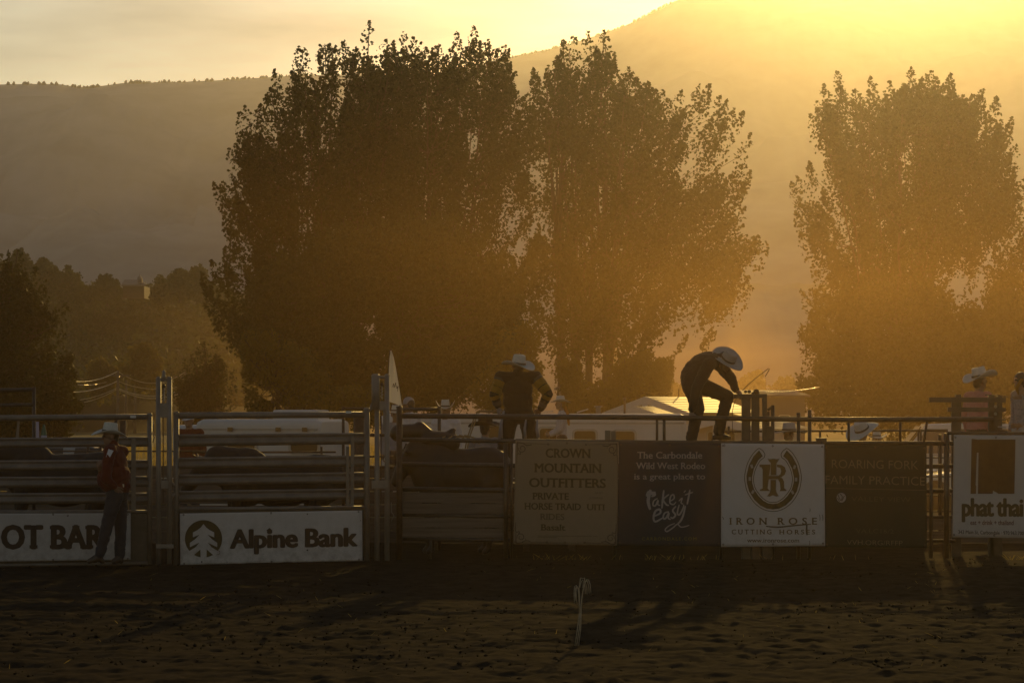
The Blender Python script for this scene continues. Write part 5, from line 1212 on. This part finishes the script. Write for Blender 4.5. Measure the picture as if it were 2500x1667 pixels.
def rounded_box(mb, M, L, D, H, r, z0=0.0, n=4):
    """Body L long, D deep, H high with rounded roof edges along its length; M maps local to world."""
    prof = [(-D / 2, z0)]
    for i in range(n + 1): a = math.pi / 2 * i / n; prof.append((-D / 2 + r - r * math.cos(a), z0 + H - r + r * math.sin(a)))
    for i in range(n + 1): a = math.pi / 2 * i / n; prof.append((D / 2 - r + r * math.sin(a), z0 + H - r + r * math.cos(a)))
    prof.append((D / 2, z0)); k = len(prof); V = []
    for x, sc in ((-L / 2, .94), (-L / 2 + r, 1), (L / 2 - r, 1), (L / 2, .94)):
        for y, z in prof: V.append(M @ Vector((x, y * sc, z0 + (z - z0) * (1 - (1 - sc) * .5))))
    fs = [(a * k + i, a * k + (i + 1) % k, (a + 1) * k + (i + 1) % k, (a + 1) * k + i) for a in range(3) for i in range(k)] + [tuple(range(k))[::-1], tuple(3 * k + i for i in range(k))]
    return mb.add(V, fs)

def local_box(M, x0, x1, y0, y1, z0, z1):
    mb = MB(); mb.add([M @ Vector((x, y, z)) for x in (x0, x1) for y in (y0, y1) for z in (z0, z1)], [(0, 1, 3, 2), (4, 6, 7, 5), (0, 4, 5, 1), (2, 3, 7, 6), (0, 2, 6, 4), (1, 5, 7, 3)]); return mb

def window_on(M, x0, x1, z0, z1, y, parent, r=.06):
    """Rounded trailer window: raised frame with a recessed dark pane."""
    def rr(x0, x1, z0, z1, r):
        pts = []
        for cx, cz, a0 in ((x1 - r, z1 - r, 0), (x0 + r, z1 - r, 90), (x0 + r, z0 + r, 180), (x1 - r, z0 + r, 270)):
            for i in range(4): a = math.radians(a0 + 30 * i); pts.append((cx + r * math.cos(a), cz + r * math.sin(a)))
        return pts
    o, i_ = rr(x0 - .05, x1 + .05, z0 - .05, z1 + .05, r + .04), rr(x0, x1, z0, z1, r); n = len(o)
    V = [M @ Vector((x, y - .03, z)) for x, z in o] + [M @ Vector((x, y - .03, z)) for x, z in i_] + [M @ Vector((x, y + .01, z)) for x, z in o] + [M @ Vector((x, y + .01, z)) for x, z in i_]
    fs = []
    for k in range(n):
        k2 = (k + 1) % n; fs += [(k, k2, n + k2, n + k), (k, 2 * n + k, 2 * n + k2, k2), (n + k, n + k2, 3 * n + k2, 3 * n + k)]
    f = MB().add(V, fs).build('window', trim_m, parent)
    MB().plate([M @ Vector((x, y - .012, z)) for x, z in i_], (M.to_3x3() @ Vector((0, .01, 0)))).build('pane', glass_dk, f)

def trailer(label, c, rot, L, D, H, z0, wins, vents=(), name='horse_trailer', axle=(.3, .4)):
    M = Matrix.Translation(c) @ Matrix.Rotation(rot, 4, 'Z')
    root = empty(name, c); tag(root, label, 'trailer')
    rounded_box(MB(), M, L, D, H - .28, .12, z0 + .28).build('body', trailer_w, root)
    local_box(M, -L / 2 + .05, L / 2 - .05, -D / 2 - .012, -D / 2 + .004, z0 + H - .22, z0 + H - .18).build('trim_strip', trim_m, root)
    local_box(M, -L / 2 + .05, L / 2 - .05, -D / 2 - .010, -D / 2 + .004, z0 + .50, z0 + .60).build('trim_strip', trim_m, root)
    for x0, x1, a, b in wins: window_on(M, x0, x1, a, b, -D / 2, root)
    for ax in axle:
        for sy in (-1, 1):
            w = MB().lathe(Vector(), [(.0, -.1), (.20, -.11), (.33, -.10), (.35, -.04), (.35, .04), (.33, .10), (.20, .11), (0, .1)], 20, 'y')
            w.v = [tuple(M @ (Vector(v) + Vector((L * (ax - .5), sy * (D / 2 - .12), z0 + .35)))) for v in w.v]; wo = w.build('wheel', rubber, root, True)
            r_ = MB().lathe(Vector(), [(.0, -.115), (.10, -.12), (.19, -.115), (.2, -.10)], 16, 'y'); r_.v = [tuple(M @ (Vector((v[0], v[1] * 1, v[2])) + Vector((L * (ax - .5), sy * (D / 2 - .12), z0 + .35)))) for v in r_.v]; r_.build('rim', trim_m, wo, True)
    MB().tube([M @ Vector((L / 2, -.4, z0 + .35)), M @ Vector((L / 2 + 1.1, 0, z0 + .38)), M @ Vector((L / 2, .4, z0 + .35))], .05, 6).build('tow_hitch', trim_m, root)
    for kind, x, y, w, h in vents:
        if kind == 'ac':
            mbx = MB(); rounded_box(mbx, M @ Matrix.Translation((x, y, 0)), w, .8, h, .09, z0 + H - .01); a_ = mbx.build('air_conditioner', trailer_w, root)
            for i in range(4): local_box(M, x + w * .18, x + w * .45, y - .415, y - .395, z0 + H + h * (.25 + .14 * i), z0 + H + h * (.31 + .14 * i)).build('louvre', trim_m, a_)
        elif kind == 'hatch':
            q = [M @ Vector((x + a, y + b, z0 + H + zz)) for a, b, zz in ((-w / 2, -.2, .02), (w / 2, -.2, .02 + h), (w / 2, .2, .02 + h), (-w / 2, .2, .02))]; MB().plate(q, (0, 0, .02)).build('roof_hatch', trailer_w, root)
        else: MB().tube([M @ Vector((x, y, z0 + H - .05)), M @ Vector((x, y, z0 + H + h * .85)), M @ Vector((x, y, z0 + H + h * .86)), M @ Vector((x, y, z0 + H + h))], [w, w, w * 1.7, w * 1.7], 10).build('roof_vent', trim_m, root, True)
    return root, M

# long white living-quarters trailer: front face along photo columns 940..1676
YB = 52; zg = -.15
a, b = P(930, HY, YB).x, P(1676, HY, YB).x; ztop = P(1400, 1010, YB).z; L = b - a
wx = lambda px: P(px, HY, YB).x - (a + b) / 2
zz = lambda py: P(0, py, YB).z
trailer('long white living-quarters trailer with rounded windows behind the fence', Vector(((a + b) / 2, YB + 1.2, 0)), 0, L, 2.4, ztop - zg, zg,
        [(wx(1318), wx(1358), zz(1085), zz(1046)), (wx(1402), wx(1454), zz(1085), zz(1052)), (wx(1499), wx(1549), zz(1085), zz(1053)), (wx(1190), wx(1225), zz(1085), zz(1040)), (wx(1012), wx(1050), zz(1085), zz(1046))],
        [('hatch', wx(1427), .2, .24, .07), ('hatch', wx(1512), .3, .2, -.04), ('pipe', wx(1467), .4, .055, .17), ('hatch', wx(1340), .2, .24, .03), ('pipe', wx(1235), .4, .05, .1)], 'living_trailer', (.56, .68))
# gooseneck horse trailer behind the middle gate, seen at an angle, its sunlit roof showing
YH_ = 49; c = P(668, HY, YH_); c.z = 0
tr_, M = trailer('white horse trailer with a roof air conditioner behind the middle gate', c, math.radians(-13), 2.6, 2.0, P(650, 1023, YH_).z + .15, -.15,
        [(-.62, -.05, 1.22, 1.50), (.7, 1.25, 1.22, 1.46)], [('ac', .55, .1, .95, .20), ('hatch', -.4, .3, .25, .05)], 'horse_trailer', (.45, .62))
for x in (-.6, .4, .95): local_box(M, x, x + .1, -1.08, -1.045, 1.62, 1.70).build('marker_light', glass_dk, tr_)
trailer('small white cargo trailer left of the horse trailer', Vector((P(495, HY, 50).x, 51, 0)), math.radians(5), 1.4, 1.8, P(0, 1038, 50).z + .15, -.15, [], (), 'cargo_trailer', (.5,))

# ------------------------------------------------------------------ cars
def car(label, c, rot, col, L=4.7, Wd=1.85, H=1.75, name='parked_car', suv=True):
    M = Matrix.Translation(c) @ Matrix.Rotation(rot, 4, 'Z'); root = empty(name, c); tag(root, label, 'car', 'cars parked behind the fence')
    paint = mat(name + '_paint', col, .18, var=.05, coat=.8, spec=.5)
    h1 = H * .56
    lower = [(-.5, .30), (-.5, h1 * .95), (-.47, h1), (-.28 if suv else -.24, h1 + .02), (.12, h1 + .02), (.40, h1 * .90), (.49, h1 * .72), (.5, .32)]
    upper = [(-.475, h1), (-.44, H * .93), (-.40, H * .985), (-.1, H), (.06, H * .985), (.19, h1 + .02)] if suv else [(-.36, h1), (-.24, H * .96), (-.1, H), (.02, H * .97), (.2, h1 + .02)]
    def loft(prof, w0, w1, nm, m, par, shrink=0.0):
        n = len(prof); zs_ = [p[1] for p in prof]; lo, hi = min(zs_), max(zs_); V = []
        for sy in (-1, -.86, .86, 1):
            for x, z in prof:
                t = (z - lo) / (hi - lo); w = (w0 + (w1 - w0) * t) / 2; e = 1 if abs(sy) < 1 else .97
                V.append(M @ Vector((x * L * (1 if abs(sy) < 1 else .985), math.copysign(w * (1 if abs(sy) == 1 else .9), sy), lo + (z - lo) * (e if t > .5 else 1))))
        fs = [(a * n + i, a * n + (i + 1) % n, (a + 1) * n + (i + 1) % n, (a + 1) * n + i) for a in range(3) for i in range(n)] + [tuple(range(n))[::-1], tuple(3 * n + i for i in range(n))]
        return MB().add(V, fs).build(nm, m, par, False, bevel=.02)
    body = loft(lower, Wd, Wd * .96, 'body', paint, root); loft(upper, Wd * .94, Wd * .74, 'cabin', paint, root)
    for sy in (-1, 1):
        for x0, x1 in (((-.43, -.28), (-.26, -.09), (-.07, .14)) if suv else ((-.28, -.09), (-.07, .14))):
            q = [M @ Vector((x * L, sy * (Wd * .5 * (.945 - .21 * (z - h1) / (H - h1))), z)) for x, z in ((x0, h1 + .06), (x1 - .02, h1 + .06), (x1 - (.07 if x1 > .1 else .02), H * .92), (x0 + .02, H * .92))]
            MB().plate(q, M.to_3x3() @ Vector((0, sy * .012, 0))).build('side_window', glass_dk, root)
        for x in (-.31, .31):
            w = MB().lathe(Vector(), [(0, -.1), (.2, -.11), (.32, -.10), (.34, 0), (.32, .10), (.2, .11), (0, .1)], 18, 'y'); w.v = [tuple(M @ (Vector(v) + Vector((x * L, sy * (Wd / 2 - .1), .34)))) for v in w.v]; w.build('wheel', rubber, root, True)
        local_box(M, .478 * L, .496 * L, sy * .62 - .16, sy * .62 + .16, h1 * .70, h1 * .86).build('headlight', chain_m, root); local_box(M, -.505 * L, -.49 * L, sy * .7 - .12, sy * .7 + .12, h1 * .74, h1 * .95).build('tail_light', ink_red, root)
    q = [M @ Vector((x * L, sy * Wd * .36, z)) for x, sy, z in ((.195, -1, h1 + .07), (.195, 1, h1 + .07), (.085, 1, H * .95), (.085, -1, H * .95))]; MB().plate(q, M.to_3x3() @ Vector((.02, 0, .01))).build('windscreen', glass_dk, root)
    return root
car('white sport utility car left of the bench frame', Vector((P(2300, HY, 60).x, 61, -.12)), math.radians(176), (.50, .48, .46), H=1.84)
car('silver car behind the bending man\'s boot and the slide frame', Vector((P(1830, HY, 55).x, 56, -.12)), math.radians(8), (.42, .40, .38), H=1.45, suv=False)
car('pale car low behind the green board', Vector((P(2060, HY, 56).x, 57, -.12)), math.radians(170), (.45, .43, .40), H=1.42, suv=False)
car('dark car behind the left gate', Vector((P(200, HY, 56).x, 57, -.12)), math.radians(3), (.28, .26, .25), H=1.40, suv=False)
car('grey car behind the white board at the right edge', Vector((P(2440, HY, 52).x, 53, -.12)), math.radians(185), (.40, .38, .36), H=1.5, suv=False)

# ------------------------------------------------------------------ houses
shingle = mat('tan_shingle', (.30, .23, .13), .55, col2=(.42, .33, .20), scale=3, bump=.2); siding = mat('pale_siding', (.40, .33, .30), .6, var=.06, scale=2); fascia = mat('white_fascia', (.55, .50, .48), .5, var=.05)
shed_wall = mat('lilac_brown_shed', (.15, .115, .105), .75, var=.06, scale=2); brown_wall = mat('brown_wall', (.15, .10, .065), .8, var=.1, scale=1.5); metal_roof = mat('metal_roof', (.20, .16, .15), .6, var=.06, scale=2, metal=.2)
def gable_house(label, ap, half_px, eave_py, Y, depth, rot, over=.35, name='gabled_house'):
    """Gable end towards us: apex pixel, half width in pixels, eave row."""
    A0 = P(ap[0], ap[1], Y); hw = half_px / F * Y; ze = P(0, eave_py, Y).z; root = empty(name, (A0.x, Y, 0)); tag(root, label, 'house')
    M = Matrix.Translation((A0.x, Y, 0)) @ Matrix.Rotation(rot, 4, 'Z')
    za = A0.z; sl = (za - ze) / hw
    wall = MB().plate([M @ Vector(v) for v in ((-hw * .86, 0, -.3), (hw * .86, 0, -.3), (hw * .86, 0, za - sl * hw * .86 - .1), (0, 0, za - .12), (-hw * .86, 0, za - sl * hw * .86 - .1))], M.to_3x3() @ Vector((0, depth, 0))).build('wall', siding, root)
    rf = None
    for s in (-1, 1):
        rows = 9
        for i in range(rows):
            a0, a1 = i / rows, (i + 1.12) / rows
            q = [M @ Vector((s * hw * t, y, za - sl * hw * t + (.014 if t == a1 else 0.0) + .03)) for t, y in ((a0, -over), (a1, -over), (a1, depth + over), (a0, depth + over))]
            p = MB().plate(q, (0, 0, .03)).build('shingle_course', shingle, root)
        q = [M @ Vector((s * hw * t, -over - .04, za - sl * hw * t + dz)) for t, dz in ((0, .06), (1.02, .06), (1.02, -.12), (0, -.14))]
        MB().plate(q, M.to_3x3() @ Vector((0, .04, 0))).build('fascia_board', fascia, root)
    local_box(M, -.08, .08, -over - .05, -over - .01, za - .55, za - .14).build('gable_post', fascia, root)
    window_on(M, -hw * .3, hw * .3, .6, 1.5, -.0, root)
    return root, M
g1, M1 = gable_house('small gabled house with a sunlit shingle roof behind the long trailer', (1587, 973), 112, 1012, 70, 5, math.radians(-26))
MB().tube([P(1657, 985, 72), P(1657, 949, 72)], .02, 6).build('aerial_mast', rust, g1)
gable_house('low porch gable in front of the shingle-roofed house', (1552, 997), 70, 1020, 65, 2.2, math.radians(-14), .2)
gable_house('low gabled shed roof behind the bending man\'s shins', (1762, 1022), 120, 1052, 60, 2.4, math.radians(-30), .3)
def flat_building(label, x0, x1, ytop, Y, depth, m, rot=0.0, roof=None, slope=0.0):
    a, b = P(x0, HY, Y).x, P(x1, HY, Y).x; zt = P(0, ytop, Y).z; root = empty('building', ((a + b) / 2, Y, 0)); tag(root, label, 'building')
    M = Matrix.Translation(((a + b) / 2, Y, 0)) @ Matrix.Rotation(rot, 4, 'Z'); hw = (b - a) / 2
    local_box(M, -hw, hw, 0, depth, -.4, zt).build('wall', m, root)
    MB().add([M @ Vector(v) for v in ((-hw - .2, -.2, zt + .01), (hw + .2, -.2, zt + .01), (hw + .2, depth + .2, zt + .01 + slope), (-hw - .2, depth + .2, zt + .01 + slope), (-hw - .2, -.2, zt + .10), (hw + .2, -.2, zt + .10), (hw + .2, depth + .2, zt + .10 + slope), (-hw - .2, depth + .2, zt + .10 + slope))], [(0, 3, 2, 1), (4, 5, 6, 7), (0, 1, 5, 4), (1, 2, 6, 5), (2, 3, 7, 6), (3, 0, 4, 7)]).build('roof', roof or metal_roof, root)
    for i in range(3): window_on(M, -hw * .7 + hw * .6 * i, -hw * .5 + hw * .6 * i, 1.0, 1.8, 0, root)
    return root
fb = flat_building('flat brown building under the airy cottonwood', 1370, 1582, 950, 100, 5, brown_wall, 0, None)
MB().tube([P(1518, 950, 102), P(1518, 927, 102), P(1518, 926.5, 102), P(1518, 922, 102)], [.085, .085, .11, .11], 12).build('flue_pipe', metal_roof, fb, True)
fl = MB().tube([P(1525, 1030, 63), P(1525, 974, 63), P(1525, 973.5, 63), P(1525, 971, 63)], [.03, .03, .045, .045], 10).build('stove_pipe', metal_roof, smooth=True); tag(fl, 'thin stove pipe standing left of the gabled house', 'pipe')
flat_building('long pale metal-roofed shed right of the bending man', 1715, 1965, 970, 98, 6, shed_wall, 0, shed_wall, .25)
# farmhouse with a cupola on the hillside
fh = empty('farmhouse', P(325, 705, 250)); tag(fh, 'far farmhouse with a white roof and little cupola on the hillside', 'house')
local = lambda x, y, d=0.0: P(x, y, 250 + d)
MB().plate([local(300, 728), local(352, 728), local(352, 698), local(300, 698)], (0, 4, 0)).build('wall', rust, fh)
MB().plate([local(296, 699, -.4), local(356, 699, -.4), local(345, 686, 3), local(304, 686, 3)], (0, 0, .15)).build('roof', shed_wall, fh)
MB().plate([local(336, 690), local(346, 690), local(346, 681), local(336, 681)], (0, .7, 0)).build('cupola', shed_wall, fh)
MB().lathe(local(341, 681.5, .35), [(.30, 0), (.22, .22), (.06, .32), (.015, .55), (.0, .6)], 10).build('cupola_dome', metal_roof, fh, True)

# ------------------------------------------------------------------ power line
pole_m = mat('pole_wood', (.09, .07, .055), .8, var=.2); wire_m = mat('bright_wire', (.45, .38, .25), .35, metal=.6)
YP = 158
poles = []
for i, (x, yt, dy, lab) in enumerate(((287.6, 905, 0, 'tallest wooden power pole left of the hinge tower'), (307.7, 910, 14, 'middle thin power pole'), (329.5, 916, 26, 'power pole nearest the hinge tower'), (452, 908, 4, 'power pole partly behind the juniper'))):
    t = P(x, yt, YP + dy); root = empty('power_pole', (t.x, t.y, 0)); tag(root, lab, 'pole', 'wooden power poles'); MB().tube([(t.x, t.y, -.3), t], [.12, .08], 8).build('pole_shaft', pole_m, root, True)
    MB().box((t.x, t.y, t.z - .3), 1.6, .1, .1, Matrix.Rotation(.5, 3, 'Z')).build('crossarm', pole_m, root); poles.append(t)
def wire(a, b, sag, lab, r=.028):
    a, b = P(*a), P(*b); pts = []
    for k in range(13): t = k / 12; p = a.lerp(b, t); p.z -= sag * 4 * t * (1 - t); pts.append(p)
    tag(MB().tube(pts, r, 5).build('power_line', wire_m, smooth=True), lab, 'wire', 'power lines')
for a, b, sg, lab in (((120, 915, 146), (287.6, 906, YP), .7, 'top wire running left from the tallest pole'), ((120, 918, 146), (307.7, 910, YP + 14), .9, 'second wire running left from the poles'), ((287.6, 906, YP), (452, 908, YP + 4), 1.0, 'top wire running right from the tallest pole'), ((307.7, 910, YP + 14), (470, 916, YP + 4), .8, 'second wire running right behind the hinge tower'),
    ((120, 951, 146), (287, 930, YP), .5, 'middle wire running left'), ((287, 930, YP), (455, 938, YP + 4), .55, 'middle wire running right'), ((195, 976, YP), (287, 946, YP), .15, 'upper guy wire going down left'), ((205, 982, YP), (287, 949, YP), .15, 'lower guy wire going down left'),
    ((288, 947, YP), (455, 946, YP + 4), .72, 'upper bright slack cable right of the tallest pole'), ((288, 950, YP), (455, 953, YP + 4), .75, 'lower bright slack cable right of the tallest pole')): wire(a, b, sg * .77, lab, .038 if 'cable' in lab else .022)
wire((1855, 957, 74), (2000, 945, 96), .06, 'thin wire between the slide frame and the lone cottonwood', .02)

# ------------------------------------------------------------------ feather flag
ff = empty('feather_flag', P(950, 1100, 40)); ff.location.z = -.1; tag(ff, 'white feather flag behind the hinge tower', 'flag')
Yf = 40; edge_l = [(953, 856), (951, 875), (950, 900), (949, 930), (949, 960), (949, 980)]; edge_r = [(955, 855), (961, 872), (967, 900), (973, 935), (978, 965), (981, 991)]
V, fs = [], []; n = 7
for (a, b), (c_, d) in zip(edge_l, edge_r):
    for i in range(n): t = i / (n - 1); p = P(a + (c_ - a) * t, b + (d - b) * t, Yf); p.y += .05 * math.sin(t * 5 + b * .04); V.append(p)
m_ = len(edge_l)
fs = [(j * n + i, j * n + i + 1, (j + 1) * n + i + 1, (j + 1) * n + i) for j in range(m_ - 1) for i in range(n - 1)]
fl_m = leaf_mat('flag_cloth', (.55, .53, .54), (.56, .54, .55), .35, (.5, .48, .45)); MB().add(V, fs).build('flag_cloth', fl_m, ff, True)
MB().tube([P(949, 1350, Yf), P(948.5, 980, Yf), P(949, 900, Yf), P(952, 858, Yf), P(954, 853, Yf), P(956, 856, Yf)], .012, 6).build('flag_pole', dark_pipe, ff, True)
fpl = Plane((-10, Yf - .07), (10, Yf - .07))
shape(fpl, stroke_polys([(958, 945), (961, 936), (962, 946), (966, 934), (966, 944)], 1.4) + stroke_polys([(968, 940), (969, 948), (972, 942), (970, 956)], 1.4), ff, ink_dark, 0, name='script_mark')

# ------------------------------------------------------------------ frayed rope standing in the dirt, weeds, straw, dry grass
Yr = 21.1; q = lambda u, v, d=0.0: P(1360 + u / 7.467, 1390 + v / 7.467, Yr + d)
rope_m = mat('frayed_rope', (.32, .245, .16), .75, col2=(.46, .36, .25), scale=40, bump=.4)
fr = empty('frayed_rope', q(350, 1390)); tag(fr, 'pale frayed rope standing up from the arena dirt in the foreground', 'rope')
for i, (pts, r_) in enumerate((([(325, 1400), (375, 1050), (405, 780), (412, 500), (400, 330), (430, 146), (470, 158), (500, 146), (510, 330), (515, 440)], .0052), ([(355, 1400), (408, 1050), (422, 780), (445, 600), (470, 400), (500, 260), (540, 180), (575, 185), (605, 270), (615, 420)], .0056),
    ([(390, 1400), (430, 1080), (440, 800), (436, 640), (455, 480), (480, 330), (515, 220), (545, 330), (545, 450)], .005), ([(405, 800), (402, 560), (385, 360), (350, 282), (318, 310), (310, 420), (318, 610)], .0046), ([(410, 700), (396, 480), (380, 330), (360, 300), (345, 400), (365, 640)], .0046),
    ([(530, 180), (560, 230), (580, 330), (585, 430)], .004), ([(370, 300), (342, 330), (335, 470), (345, 560)], .006), ([(412, 330), (440, 220), (470, 180), (480, 220), (470, 330)], .004))):
    MB().tube([q(u, v, .01 * math.sin(i * 2 + v * .01)) for u, v in pts], r_ * .95, 6).build('strand', rope_m, fr, True)
rg = np.random.default_rng(8)
def blades(name, label, cx, cy, sx, sy, n, h, w, m, z0=None, lean=.35):
    x = rg.normal(cx, sx, n) if sx < 3 else rg.uniform(cx - sx, cx + sx, n); y = rg.normal(cy, sy, n) if sy < 3 else rg.uniform(cy - sy, cy + sy, n); z = np.full(n, z0) if z0 is not None else ground_z(x, y)
    hh = h * rg.uniform(.4, 1.1, n); a = rg.uniform(0, 2 * np.pi, n); lx, ly = rg.normal(0, lean, n) * hh, rg.normal(0, lean, n) * hh
    b0 = np.stack([x - np.cos(a) * w, y - np.sin(a) * w, z - .02], 1); b1 = np.stack([x + np.cos(a) * w, y + np.sin(a) * w, z - .02], 1); t = np.stack([x + lx, y + ly, z + hh], 1); md = (b0 + b1) / 2 * .45 + t * .55; md[:, 2] += hh * .1
    V = np.stack([b0, b1, md + np.stack([np.cos(a) * w * .8, np.sin(a) * w * .8, a * 0], 1), t], 1).reshape(-1, 3)
    tag(link(name, np_mesh(name, V, np.arange(4 * n).reshape(-1, 4)), m), label, kind='stuff')
grass_m = leaf_mat('dry_grass', (.22, .17, .05), (.36, .27, .08), .5, (.55, .40, .08))
blades('grass', 'tall dry golden grass in the field behind the left gate', -17, 92, 12, 32, 14000, .4, .012, grass_m)
blades('grass', 'dry grass in front of the right trees', 14, 78, 22, 6, 6000, .3, .012, grass_m)
for x, n in ((1332, 40), (1356, 30), (1408, 60), (1560, 45), (1585, 30), (1700, 40), (2480, 90), (1640, 20), (1880, 20), (2055, 25)):
    pt = P(x, 1364, 33.2); blades('weeds', 'little golden weeds at the foot of the boards', pt.x, 33.15, (.12, .25)[n % 2], .06, n // 4, .07, .0022, grass_m, .02, 1.1)
blades('weeds', 'loose straw lying on the arena dirt', 0, 25, 6.5, 6, 130, .025, .002, grass_m, .03, 2.5)
# ------------------------------------------------------------------ haze: dusty evening air round the whole place
def haze(name, label, density, color, c, sx, sy, sz):
    m = bpy.data.materials.new(name); m.use_nodes = True; t = m.node_tree
    for n in list(t.nodes):
        if n.type == 'BSDF_PRINCIPLED': t.nodes.remove(n)
    o = t.nodes['Material Output']; pv = t.nodes.new('ShaderNodeVolumePrincipled')
    pv.inputs['Density Attribute'].default_value = ''; pv.inputs['Color Attribute'].default_value = ''; pv.inputs['Temperature Attribute'].default_value = ''
    pv.inputs['Density'].default_value = density; pv.inputs['Anisotropy'].default_value = HAZE_G; pv.inputs['Color'].default_value = color
    t.links.new(pv.outputs['Volume'], o.inputs['Volume'])
    b = MB().box(c, sx, sy, sz)
    tag(b.build(name, m), label, name, kind='stuff')
haze('haze', 'golden dusty evening haze hanging over the whole place', HAZE_DENSITY, HAZE_COLOR, (0, 760, 95), 3300, 1700, 200)
haze('dust', 'low orange dust stirred up over the arena and pens', DUST_DENSITY, DUST_COLOR, (56, 97, 2.6), 140, 146, 6.8)
